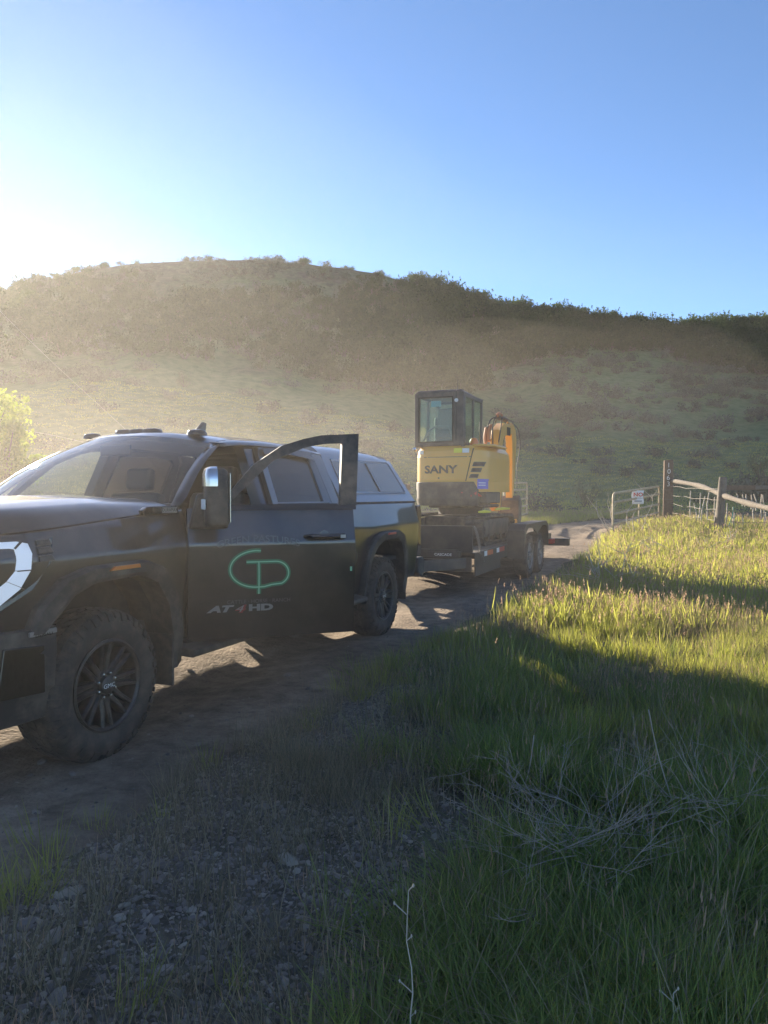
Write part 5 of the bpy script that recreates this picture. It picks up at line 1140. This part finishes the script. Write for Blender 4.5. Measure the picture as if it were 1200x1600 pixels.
def tuft_mesh(name, n, R, h, w, mats, dry=.1, seeds=0, seg=3, lean=.35, sr=.0042, sw=.0016):
    mb = MB()
    for i in range(n):
        a = random.uniform(0, 6.283); r = R*math.sqrt(random.random()); hh = h*random.uniform(.45, 1.1)
        aa = a+random.uniform(-1, 1); mi = 1 if random.random() < dry else 0
        blade(mb, r*math.cos(a), r*math.sin(a), hh, w*random.uniform(.6, 1.3), aa, hh*random.uniform(0, lean), hh*random.uniform(0, lean*1.1), mi, seg)
    for i in range(seeds):
        a = random.uniform(0, 6.283); r = R*math.sqrt(random.random()); hh = h*random.uniform(1.0, 1.45); x, y = r*math.cos(a), r*math.sin(a); ln = hh*random.uniform(.02, .22); aa = random.uniform(0, 6.283)
        blade(mb, x, y, hh, sw, aa, ln, 0, 1, 2)
        tx, ty = x+math.cos(aa)*ln*.85, y+math.sin(aa)*ln*.85
        for k in range(6):
            b = random.uniform(0, 6.283); zz = hh*(.86+.024*k); q = sr*(1-k*.1)
            mb.add([(tx, ty, zz), (tx+math.cos(b)*q, ty+math.sin(b)*q, zz+.008), (tx+math.cos(b)*q*.6, ty+math.sin(b)*q*.6, zz+.02), (tx-.001, ty, zz+.014)], [(0, 1, 2, 3)], 2)
    me = bpy.data.meshes.new(name); me.from_pydata(mb.v, [], mb.f)
    for m_ in mats: me.materials.append(m_)
    me.polygons.foreach_set('material_index', mb.m); return me
LUSH = [tuft_mesh('lush', 46, .07, .30, .0055, [M_grass2, M_dryg, M_seed], .07, 0, 4, .8) for _ in range(4)]
MIDG = [tuft_mesh('mid', 42, .10, .24, .0045, [M_grass, M_dryg, M_seed], .14, 0, 3) for _ in range(4)]
SEEDG = [tuft_mesh('seedy', 26, .10, .22, .004, [M_grass, M_dryg, M_seed], .30, 6, 3) for _ in range(4)]
DRYT = [tuft_mesh('dry', 24, .08, .17, .003, [M_weed, M_dryg, M_seed], .5, 2, 3, .6, sr=.0018, sw=.0012) for _ in range(4)]
FAR = [tuft_mesh('far', 44, .30, .26, .016, [M_grass, M_dryg, M_seed], .12, 2, 2, sr=.012, sw=.004) for _ in range(4)]
def field(n, x0, x1, y0, y1, dens, seed):
    r = np.random.default_rng(seed); x = r.uniform(x0, x1, n); y = r.uniform(y0, y1, n); keep = r.random(n) < dens(x, y); return x[keep], y[keep], r
def infront(x, y, m=.6): return (np.abs(x) < .60*(y+1.0)+m+1.0) & (y > .9)
def gravelness(x, y):
    """1 on the stony verge at the left foreground, 0 in the grass on the right"""
    e = -.22+.12*(y-2.5)+.55*fbm(x*.9+5, y*.9+2, 3)
    return sstep(e+.75, e-.35, x)*sstep(6.6, 5.0, y)
def add_field(name, label, n, box, dens, variants, sc, seed, tilt=.15, zoff=-.01):
    x, y, r = field(n, *box, dens, seed); z = ground_h(x, y)+zoff; k = len(x)
    rot = np.stack([r.normal(0, tilt, k), r.normal(0, tilt, k), r.uniform(0, 6.283, k)], 1)
    s = sc(x, y, r, k); scatter(name, np.stack([x, y, z], 1), rot, s, r.integers(0, len(variants), k), variants, label)
    print(name, k)
def offroad(x, y, a=1.62, b=2.0): d = road_dist(x, y)+.55*fbm(x*1.4, y*1.4, 3)-.45*sstep(5.5, 8, y)*sstep(20, 16, y); return sstep(a, b, d)
clump = lambda x, y, s, o=0: sstep(-.05, .16, fbm(x*s+11+o, y*s+7, 3))
add_field('lush_grass', 'lush green grass tufts at the lower right', 10500, (-.6, 5.3, 1.2, 7), lambda x, y: infront(x, y)*(1-gravelness(x, y))**2*sstep(-.02, .10, fbm(x*1.5+11, y*1.5+7, 3))*sstep(7, 4.2, y), LUSH, lambda x, y, r, k: np.stack([r.uniform(.7, 1.1, k), r.uniform(.7, 1.1, k), r.uniform(.5, .95, k)], 1), 1)
add_field('verge_grass', 'mid green grass with seed heads beside the road', 40000, (-2.5, 10.2, 1.2, 11), lambda x, y: infront(x, y)*(1-.93*gravelness(x, y))*offroad(x, y)*(.05+.75*clump(x, y, 1.1, 3)*sstep(-.2, .05, fbm(x*3.1, y*3.1+9, 2)))*np.where(y > 5.5, 1.3, 1), MIDG, lambda x, y, r, k: r.uniform(.5, 1.05, k), 2)
add_field('seeding_grass', 'grass topped with reddish seed heads', 18000, (-2.5, 13.5, 1.2, 14), lambda x, y: infront(x, y)*(1-.97*gravelness(x, y))*offroad(x, y, 1.7, 2.1)*(.05+.45*clump(x, y, .6, 9)*sstep(2.5, 6, y)), SEEDG, lambda x, y, r, k: r.uniform(.7, 1.3, k), 3)
add_field('dry_weeds', 'thin dry weeds in the gravel', 13000, (-2.6, 2.5, 1.2, 6.5), lambda x, y: infront(x, y)*gravelness(x, y)*offroad(x, y, 1.6, 2.2)*(.16+.6*clump(x, y, 1.3, 5)), DRYT, lambda x, y, r, k: r.uniform(.5, 1.25, k), 4)
add_field('dry_mat', 'dry grey brown weeds matted between the green tufts', 14000, (-1.5, 7, 1.2, 11), lambda x, y: infront(x, y)*(1-gravelness(x, y))*offroad(x, y)*(.10+.6*clump(x, y, .9, 15)), DRYT, lambda x, y, r, k: r.uniform(.8, 1.6, k), 14)
add_field('bank_grass', 'sunlit grass on the bank by the gate', 30000, (1.5, 22, 8, 34), lambda x, y: infront(x, y)*offroad(x, y, 1.8, 2.2)*(.55+.45*clump(x, y, .5, 2)), FAR, lambda x, y, r, k: r.uniform(.75, 1.25, k)*np.where(y > 24, .8, 1), 5)
add_field('far_bank_grass', 'grass across the road', 16000, (-22, 2.5, 6, 34), lambda x, y: infront(x, y)*offroad(x, y, 1.8, 2.2)*(.4+.6*clump(x, y, .5, 4)), FAR, lambda x, y, r, k: r.uniform(.6, 1.1, k), 6)
FAR2 = [tuft_mesh('meadow', 40, .8, .13, .05, [M_grass, M_dryg, M_seed], .12, 0, 2, .5) for _ in range(3)]
add_field('meadow_grass', 'green meadow grass below the hill', 9000, (-45, 60, 32, 75), lambda x, y: infront(x, y, 5)*offroad(x, y, 1.9, 2.4)*.9, FAR2, lambda x, y, r, k: r.uniform(.6, 1.2, k), 7)

# gravel: shards of dark shale
def stone_mesh(name, fl_=.35, seed=0):
    r = random.Random(seed); bm = bmesh.new(); bmesh.ops.create_icosphere(bm, subdivisions=1, radius=1)
    for v in bm.verts: v.co = Vector((v.co.x*r.uniform(.75, 1.2), v.co.y*r.uniform(.5, .95), v.co.z*fl_*r.uniform(.6, 1.2)))
    me = bpy.data.meshes.new(name); bm.to_mesh(me); bm.free(); return me
def shale_mat():
    m = bpy.data.materials.new('shale'); m.use_nodes = True; n, l = nodes_of(m); p = n['Principled BSDF']; p.inputs['Roughness'].default_value = .8
    oi = n.new('ShaderNodeObjectInfo'); r = ramp(n, [(0, (.12, .098, .085)), (.5, (.21, .17, .145)), (.85, (.29, .235, .19)), (1, (.38, .32, .25))]); l.new(oi.outputs['Random'], r.inputs[0]); l.new(r.outputs[0], p.inputs['Base Color']); return m
M_shale = shale_mat()
ST = []
for i in range(6): me = stone_mesh('shard', random.uniform(.28, .5), i); me.materials.append(M_shale); ST.append(me)
x, y, r = field(170000, -2.8, 4.2, 1.2, 7, lambda x, y: infront(x, y)*np.clip(gravelness(x, y)*1.0+.13, 0, 1)*sstep(1.75, 2.15, road_dist(x, y)+.3*fbm(x*2, y*2, 2)), 11)
k = len(x); sz = np.exp(r.normal(math.log(.0085), .45, k)); print('gravel', k)
scatter('gravel', np.stack([x, y, ground_h(x, y)+sz*.12], 1), np.stack([r.normal(0, .35, k), r.normal(0, .35, k), r.uniform(0, 6.28, k)], 1), sz, r.integers(0, 6, k), ST, 'dark shale gravel on the verge')
x, y, r = field(26000, -6, 9, 1.6, 26, lambda x, y: (road_dist(x, y) < 2.2)*np.exp(-y/12)*(.25+.75*(road_dist(x, y) > 1.2)), 12); k = len(x); sz = np.exp(r.normal(math.log(.0085), .5, k)); rd = road_dist(x, y)
scatter('road_grit', np.stack([x, y, np.maximum(road_h(x, y, 0, rd), ground_h(x, y)-0*x)+sz*.1], 1), np.stack([r.normal(0, .3, k), r.normal(0, .3, k), r.uniform(0, 6.28, k)], 1), sz, r.integers(0, 6, k), ST, 'loose grit on the dirt road')
SPT = [(20, 1420, .055), (105, 1425, .07), (90, 1430, .04), (330, 1555, .04), (35, 1475, .05), (160, 1350, .045), (250, 1545, .038), (345, 1500, .04), (290, 1400, .035), (195, 1300, .035)]
for i, (px, py, s) in enumerate(SPT):      # larger flat stones that can be picked out in the gravel
    d = 1.47*1180/(py-773); X = (px-600)/1180*d; o = bpy.data.objects.new('shale_stone', ST[i % 6].copy()); COL.objects.link(o); o.location = (X, d, gz(X, d)+s*.12); o.scale = (s, s*.8, s*.8); o.rotation_euler = (random.uniform(-.3, .3), random.uniform(-.3, .3), random.uniform(0, 6))
    tag(o, 'flat dark stone lying larger than the shale gravel around it', 'stone', 'larger stones in the gravel')

# dead twigs, stalks
def branchy(mb, p, d, L_, r, depth, rnd, spread=.7, droop=0):
    n = max(3, int(L_/.05)); pts = [Vector(p)]; dd = Vector(d).normalized()
    for i in range(n):
        dd = (dd+Vector((rnd.gauss(0, .10), rnd.gauss(0, .10), rnd.gauss(0, .06)-droop))).normalized(); pts.append(pts[-1]+dd*L_/n)
    mb.tube(pts, [r*(1-.7*i/n) for i in range(n+1)], 5)
    if depth > 0:
        for k in range(rnd.randint(2, 4)):
            i = rnd.randint(1, n-1); q = (dd+Vector((rnd.gauss(0, spread), rnd.gauss(0, spread), rnd.gauss(0, spread*.6)))).normalized()
            branchy(mb, pts[i], q, L_*rnd.uniform(.35, .65), r*.6, depth-1, rnd, spread, droop)
def groundpt(px, py):
    d = 2.0
    for _ in range(30):
        ze = gz((px-600)/1180*d, d); d = .5*d+.5*(CAM_H-ze)*1180/(py-773)
    return (px-600)/1180*d, d
def deadbush(name, label, px, py, n, L_, r, seed, up=.5, depth=2, cat='dead branches', xs=.2, m_=None):
    X, Y = groundpt(px, py); rnd = random.Random(seed); mb = MB()
    for k in range(n):
        a = rnd.uniform(0, 6.283); d = (math.cos(a), math.sin(a), rnd.uniform(0.05, 1)*up+.05)
        branchy(mb, (rnd.gauss(0, xs*.5), rnd.gauss(0, xs*.5), rnd.uniform(.0, .06)), d, L_*rnd.uniform(.6, 1.2), r, depth, rnd)
    o = mb.build(name, m_ or M_dead, angle=180); o.location = (X, Y, gz(X, Y)+(.07 if py > 1000 else 0)); return tag(o, label, cat)
deadbush('dead_branches', 'tangle of bare grey twigs lying in the grass at lower right', 895, 1395, 20, .38, .0021, 3, .8)
deadbush('dead_branches', 'smaller bare grey twigs rising behind the lower right tangle', 1085, 1310, 12, .42, .0020, 5, 1.3)
deadbush('dead_branches', 'thin bare twigs left of the lower right tangle', 815, 1290, 9, .30, .0020, 8, 1.4)
deadbush('dead_branches', 'bare grey twigs sprawling between the two lower right tangles', 985, 1340, 12, .40, .0021, 18, .6)
deadbush('dead_weed', 'bare pale weed standing in the grass near the trailer wheels', 965, 925, 8, .75, .008, 11, 1.8, 2, 'dead weed', .3, M_deadp)
deadbush('dead_weed', 'pale broken weed stalks at the foot of the tan tube gate', 1003, 838, 9, 1.1, .012, 12, 2.2, 1, 'dead weed', .9, M_deadp)
deadbush('dead_weed', 'flattened grey weeds on the sunlit bank below the corner post', 1075, 868, 10, .9, .010, 13, .5, 2, 'dead weed', .8, M_deadp)
for i, (px, py, hgt, lab) in enumerate(((640, 1720, .50, 'tall pale dry stalk with side buds at the bottom middle'), (1062, 1690, .20, 'short pale dry stalk with a forked tip at the bottom right'), (683, 1700, .12, 'low pale dry stalk just right of the tall one'))):
    X, Y = groundpt(px, py); rnd = random.Random(20+i); mb = MB(); P_ = [Vector((0, 0, 0))]; 
    for k in range(8): P_.append(P_[-1]+Vector((rnd.gauss(-.001, .004), rnd.gauss(0, .004), hgt/8)))
    mb.tube(P_, [.0024-.00015*k for k in range(9)], 6)
    for k, (t, sd) in enumerate(((3, 1), (4, -1), (6, 1), (7, -1), (8, 1))):
        q = P_[t]; e = q+Vector((sd*(.012+.02*(k % 2)), 0, .012+.018*(k % 2))); mb.tube([q, e], .0014, 5); mb.lathe([(.0008, -.005), (.003, 0), (.0008, .005)], 6, 'z', tuple(e))
    o = mb.build('dry_stalk', M_deadp, angle=180); o.location = (X, Y, gz(X, Y)); tag(o, lab, 'dry stalk')
for i, (pts_, lab) in enumerate((([(1015, 1110), (1030, 1180), (1055, 1260), (1075, 1300)], 'long thin dead stem leaning in the right grass'), ([(835, 1150), (828, 1200), (815, 1250)], 'short thin dead stem standing left of the long one'))):
    mb = MB(); X0, Y0 = groundpt(*pts_[-1]); P_ = []
    for px, py in pts_: P_.append(((px-600)/1180*Y0, Y0+.02*math.sin(px), CAM_H-(py-773)/1180*Y0))
    mb.tube(catmull(P_, 4).tolist(), .003, 5); tag(mb.build('dead_grass_stalk', M_dead, angle=180), lab, 'dead stem')

# ------------------------------------------------------------------ shrubs and trees
def leafcloud(mb, c, rad, n, size, mi=0, rnd=None, shell=.55):
    for _ in range(n):
        a = rnd.uniform(0, 6.283); u = rnd.uniform(-1, 1); q = shell+(1-shell)*rnd.random() if rnd.random() < .75 else rnd.random()
        s = math.sqrt(1-u*u); p = Vector((c[0]+rad[0]*q*s*math.cos(a), c[1]+rad[1]*q*s*math.sin(a), c[2]+rad[2]*q*u))
        n_ = Vector((rnd.gauss(0, 1), rnd.gauss(0, 1), rnd.gauss(.3, .8))).normalized(); t = n_.orthogonal().normalized(); t = Matrix.Rotation(rnd.uniform(0, 6.28), 3, n_) @ t; b = n_.cross(t); z = size*rnd.uniform(.5, 1.3)
        mb.add([p-t*z*.5, p-b*z*.28, p+t*z*.5, p+b*z*.28], [(0, 1, 2, 3)], mi)
def shrub_mesh(name, mats, seed, R=1., H=1., lumps=9, per=70, leaf=.12, stems=True, upr=0):
    rnd = random.Random(seed); mb = MB()
    for k in range(lumps):
        a = rnd.uniform(0, 6.283); q = R*.62*math.sqrt(rnd.random()); z = H*rnd.uniform(.28, .80); rr = R*rnd.uniform(.24, .48)
        c = (q*math.cos(a), q*math.sin(a), z*(1-.35*q/R)); leafcloud(mb, c, (rr, rr, rr*rnd.uniform(.7, 1.1)*(1+upr)), per, leaf, 0, rnd)
        if stems: mb.tube([(0, 0, -.1*H), (c[0]*.5, c[1]*.5, c[2]*.5), c], [.03*R, .02*R, .008*R], 4, 1)
    for k in range(lumps):      # sprigs that break the outline
        a = rnd.uniform(0, 6.283); q = R*rnd.uniform(.2, .95); z = H*rnd.uniform(.5, 1.15)*(1-.25*q/R); leafcloud(mb, (q*math.cos(a), q*math.sin(a), z), (R*.09, R*.09, H*.16), per//6, leaf*.9, 0, rnd, .1)
    me = bpy.data.meshes.new(name); me.from_pydata([tuple(v) for v in mb.v], [], mb.f)
    for m_ in mats: me.materials.append(m_)
    me.polygons.foreach_set('material_index', mb.m); return me
M_sage = leafmat('sage_leaf', (.055, .062, .042), (.20, .205, .15), .3)
M_oak = leafmat('oak_leaf', (.026, .045, .016), (.070, .095, .032), .4, (1.3, 1.4, .8))
M_pale = leafmat('pale_leaf', (.10, .125, .055), (.19, .20, .11), .45)
M_bare = leafmat('bare_brush', (.09, .075, .06), (.16, .135, .11), .1)
M_lit = leafmat('bright_leaf', (.10, .17, .03), (.24, .30, .06), .62, (1.5, 1.4, .7))
SAGE = [shrub_mesh('sage', [M_sage, M_bark], 100+i, 1, .62, 9, 46, .13) for i in range(4)]
OAK = [shrub_mesh('oak', [M_oak, M_bark], 200+i, 1, 1.25, 12, 64, .15) for i in range(5)]
PALE = [shrub_mesh('pale', [M_pale, M_bark], 300+i, 1, 1.1, 9, 46, .12) for i in range(3)]
BARE = [shrub_mesh('bare', [M_bare, M_bark], 400+i, 1, 1.2, 9, 46, .10, upr=.3) for i in range(3)]
def hill_z(x, y): return hill_h(x, y)
def spread(n, seed, dens, y0=36, y1=153):
    r = np.random.default_rng(seed); y = np.sqrt(r.uniform(y0**2, y1**2, n)); x = r.uniform(-.62, .62, n)*y; k = r.random(n) < dens(x, y); return x[k], y[k], r
def tfrac(x, y): return np.clip((y-46)/(YR-46), 0, 1)
def ylow(a):   # lower edge (fraction up the slope) of the oak brush at azimuth a = x/y
    return np.interp(a, [-.6, -.35, -.15, 0, .09, .17, .27, .36, .42, .52], [.38, .40, .46, .42, .44, .66, .80, .84, .74, .60])
def yhigh(a): return np.interp(a, [-.6, -.45, -.36, -.25, -.08, 0, .05, .2, .5], [1.05, 1.0, .86, .80, .82, .95, 1.05, 1.05, 1.05])
def oakd(x, y):
    a = x/y; s = tfrac(x, y); n = .22*fbm(x/9, y/9+4, 4)
    d = sstep(-.03, .05, s-ylow(a)+n)*sstep(-.02, .06, yhigh(a)-s+n*.6)
    return d*np.interp(a, [-.6, -.3, -.05, .0, .5], [.55, .5, .6, 1, 1])
def maskd(x, y): return np.clip(oakd(x, y), 0, 1)
def sage_d(x, y):
    a = x/y; s = tfrac(x, y)
    return (1-.9*oakd(x, y))*np.clip(.10+sstep(-.02, .2, fbm(x/11+3, y/11, 4)+.10*sstep(.1, .4, a)+.06)*(.35+.65*sstep(.04, .2, s)), 0, 1)
def zone(x, y):
    p = 600+1180*x/y; s = float(tfrac(x, y))
    h = 'at the foot of the hill' if s < .12 else 'low on the slope' if s < .33 else 'midway up the slope' if s < .66 else 'near the crest'
    w = ('beyond the left edge tree' if p < 90 else 'above the windshield' if p < 260 else 'above the driver door' if p < 430 else 'above the camper shell' if p < 630 else 'above the excavator' if p < 800 else 'above the trailer tail' if p < 930 else 'above the tube gate' if p < 1080 else 'above the stock fence')
    return ', '+h+' '+w
def plantset(name, label, cat, group, variants, x, y, sc, zs, r, n_ind, stuffname):
    z = hill_z(x, y); vis = np.argsort(y/sc)      # what shows largest first
    ind = vis[:n_ind]; rest = vis[n_ind:]
    ks = r.integers(0, len(variants), len(x)); rot = r.uniform(0, 6.283, len(x))
    for i in ind:
        o = bpy.data.objects.new(name, variants[ks[i]]); COL.objects.link(o); o.location = (x[i], y[i], z[i]-.05); o.rotation_euler = (0, 0, rot[i]); o.scale = (sc[i], sc[i], sc[i]*zs[i]); o['label'] = label+zone(x[i], y[i]); o['category'] = cat; o['group'] = group
    if len(rest): scatter(stuffname, np.stack([x, y, z-.05], 1)[rest], np.stack([0*rot, 0*rot, rot], 1)[rest], np.stack([sc, sc, sc*zs], 1)[rest], ks[rest], variants, label)
    print(name, len(ind), len(rest))

x, y, r = spread(5200, 51, lambda x, y: oakd(x, y)*.95); sc = r.uniform(1.1, 2.3, len(x))*(1+.25*(x/y > 0)); plantset('oak_shrub', 'dark green oak shrub', 'shrub', 'oak shrubs on the upper hillside', OAK, x, y, sc, r.uniform(.75, 1.25, len(x)), r, 200, 'oak_scrub')
x, y, r = spread(5200, 52, lambda x, y: sage_d(x, y)*.42*sstep(48, 62, y)); sc = r.uniform(.7, 1.7, len(x))*np.where(y > 80, 1.2, 1); plantset('sagebrush', 'grey green sagebrush clump', 'shrub', 'sagebrush on the hillside', SAGE, x, y, sc, r.uniform(.8, 1.2, len(x)), r, 260, 'sage_scrub')
x, y, r = spread(900, 53, lambda x, y: maskd(x, y)*.45+.06); sc = r.uniform(.8, 1.7, len(x)); plantset('pale_shrub', 'pale leafed shrub', 'shrub', 'pale shrubs on the hillside', PALE, x, y, sc, r.uniform(.9, 1.5, len(x)), r, 60, 'pale_scrub')
x, y, r = spread(700, 54, lambda x, y: maskd(x, y)*.5+.04); sc = r.uniform(.8, 1.6, len(x)); plantset('bare_shrub', 'leafless brownish shrub', 'shrub', 'bare shrubs on the hillside', BARE, x, y, sc, r.uniform(.9, 1.4, len(x)), r, 40, 'bare_scrub')
# shrubs along the crest
rr = np.random.default_rng(60); k = 200; xa = rr.uniform(-.6, .58, k); yy = rr.uniform(144, 151, k); xx_ = xa*yy
sc = rr.uniform(.6, 1.35, k)*np.where(xa > .38, 1.9, np.where(xa > 0, 1.35, 1)); z = hill_z(xx_, yy)
for i in range(k):
    dr = abs(xa[i]+.2) < .17 and rr.random() < .45
    if dr: continue
    o = bpy.data.objects.new('crest_shrub', OAK[i % 5] if xa[i] > 0 or i % 3 else SAGE[i % 4]); COL.objects.link(o); o.location = (xx_[i], yy[i], z[i]-.1); o.rotation_euler = (0, 0, rr.uniform(0, 6)); o.scale = (sc[i], sc[i], sc[i]*rr.uniform(.7, 1.3)); tag(o, 'skyline shrub'+zone(xx_[i], yy[i]), 'shrub', 'shrubs along the hill crest')
# grey brush below the hill
for i, (px, py, D, s, lab) in enumerate(((838, 798, 34, 1.0, 'grey bare bush in the meadow just right of the far tube gate'), (862, 800, 36, 1.0, 'grey bush in the meadow right of the bare one by the far gate'), (1185, 752, 48, 2.4, 'large grey bush at the right edge beyond the fence'), (1165, 735, 52, 2.2, 'grey bush behind the large one at the right edge'))):
    X = (px-600)/1180*D; o = bpy.data.objects.new('meadow_bush', (BARE if i == 0 else SAGE)[i % 3]); COL.objects.link(o); o.location = (X, D, float(hill_z(np.array([X]), np.array([float(D)]))[0])-.05); o.scale = (s, s, s*(1.1 if i < 2 else 1.4)); o.rotation_euler = (0, 0, i*1.3); tag(o, lab, 'bush')
# leafy tree at the left edge
def leafy_tree(name, label, x, y, H, R, seed, lumps=26, per=150, leaf=.11):
    rnd = random.Random(seed); z = gz(x, y); t = thing(name, label, 'tree', (x, y, z)); mb = MB(); cl = MB()
    mb.tube([(0, 0, -.2), (.05, 0, H*.25), (-.04, .05, H*.5), (.05, 0, H*.8)], [.13, .10, .07, .03], 8)
    for k in range(lumps):
        a = rnd.uniform(0, 6.283); h = rnd.uniform(.22, 1)*H; q = R*math.sqrt(rnd.random())*(1.05-.55*(h/H)**2); c = (q*math.cos(a), q*math.sin(a), h); mb.tube([(0, 0, h*.45), (c[0]*.5, c[1]*.5, h*.78), c], [.05, .03, .008], 5)
        leafcloud(cl, c, (R*.27, R*.27, H*.085), per, leaf, 0, rnd, .3)
        for j in range(3): leafcloud(cl, (c[0]+rnd.gauss(0, R*.2), c[1]+rnd.gauss(0, R*.2), c[2]+rnd.gauss(0, H*.06)), (R*.07, R*.07, H*.03), per//8, leaf, 0, rnd, .1)
    mb.build('trunk', M_bark, t); me = bpy.data.meshes.new('crown'); me.from_pydata([tuple(v) for v in cl.v], [], cl.f); me.materials.append(M_lit); o = bpy.data.objects.new('crown', me); COL.objects.link(o); o.parent = t
leafy_tree('leafy_tree', 'bright leafy young tree at the left edge behind the pickup hood', -10.6, 20, 4.25, 1.5, 71, 44, 220)
leafy_tree('low_leafy_tree', 'lower leafy branch clump right of the tree at the left edge', -9.75, 19.4, 3.1, 1.05, 72, 30, 170)

# ------------------------------------------------------------------ haze and the dust raised by the truck
def volume_box(name, a, b, dens, col, aniso, pts=None):
    mb = MB(); mb.box(a, b); o = mb.build(name, bpy.data.materials.new(name+'_air'), smooth=False); m = o.data.materials[0]; m.use_nodes = True; n, l = nodes_of(m); n.remove(n['Principled BSDF'])
    v = n.new('ShaderNodeVolumePrincipled'); v.inputs['Color'].default_value = (*col, 1); v.inputs['Density'].default_value = dens; v.inputs['Anisotropy'].default_value = aniso
    l.new(v.outputs[0], n['Material Output'].inputs['Volume']); o['kind'] = 'stuff'; return o, v, n, l
volume_box('haze', (-262, -122, -14), (262, 332, 56), .00016, (.95, .93, .90), .60)
def dust_cloud(name, c, rad, dens, col, aniso, label, seed):
    bm = bmesh.new(); bmesh.ops.create_icosphere(bm, subdivisions=4, radius=1)
    for v in bm.verts:
        n_ = mnoise.fractal(v.co*1.6+Vector((seed, 0, 0)), 1.0, 2.0, 3); v.co = Vector((v.co.x*rad[0], v.co.y*rad[1], v.co.z*rad[2]))*(1+.28*n_)+Vector(c)
    me = bpy.data.meshes.new(name); bm.to_mesh(me); bm.free(); o = bpy.data.objects.new(name, me); COL.objects.link(o); me.polygons.foreach_set('use_smooth', [True]*len(me.polygons))
    m = bpy.data.materials.new(name+'_air'); me.materials.append(m); m.use_nodes = True; n, l = nodes_of(m); n.remove(n['Principled BSDF'])
    v = n.new('ShaderNodeVolumePrincipled'); v.inputs['Color'].default_value = (*col, 1); v.inputs['Density'].default_value = dens; v.inputs['Anisotropy'].default_value = aniso
    l.new(v.outputs[0], n['Material Output'].inputs['Volume']); o['kind'] = 'stuff'; o['label'] = label
dust_cloud('road_dust', (-5, 13, 0), (14, 16, 5.5), .0027, (.93, .88, .83), .50, 'pale dust hanging in the air over the dirt road and the pickup', 1)
dust_cloud('near_dust_flare', (-3.2, 6.6, .4), (5.2, 5.4, 2.0), .009, (.93, .84, .74), .5, 'brownish dust and lens flare veil around the front of the pickup', 3)  # dust volume that also stands in for lens flare veiling the truck
dust_cloud('dust_plume', (8, 34, 5.5), (11, 6, 3.6), .0036, (.90, .80, .68), .45, 'dust plume drifting over the trailer and the gate', 7)
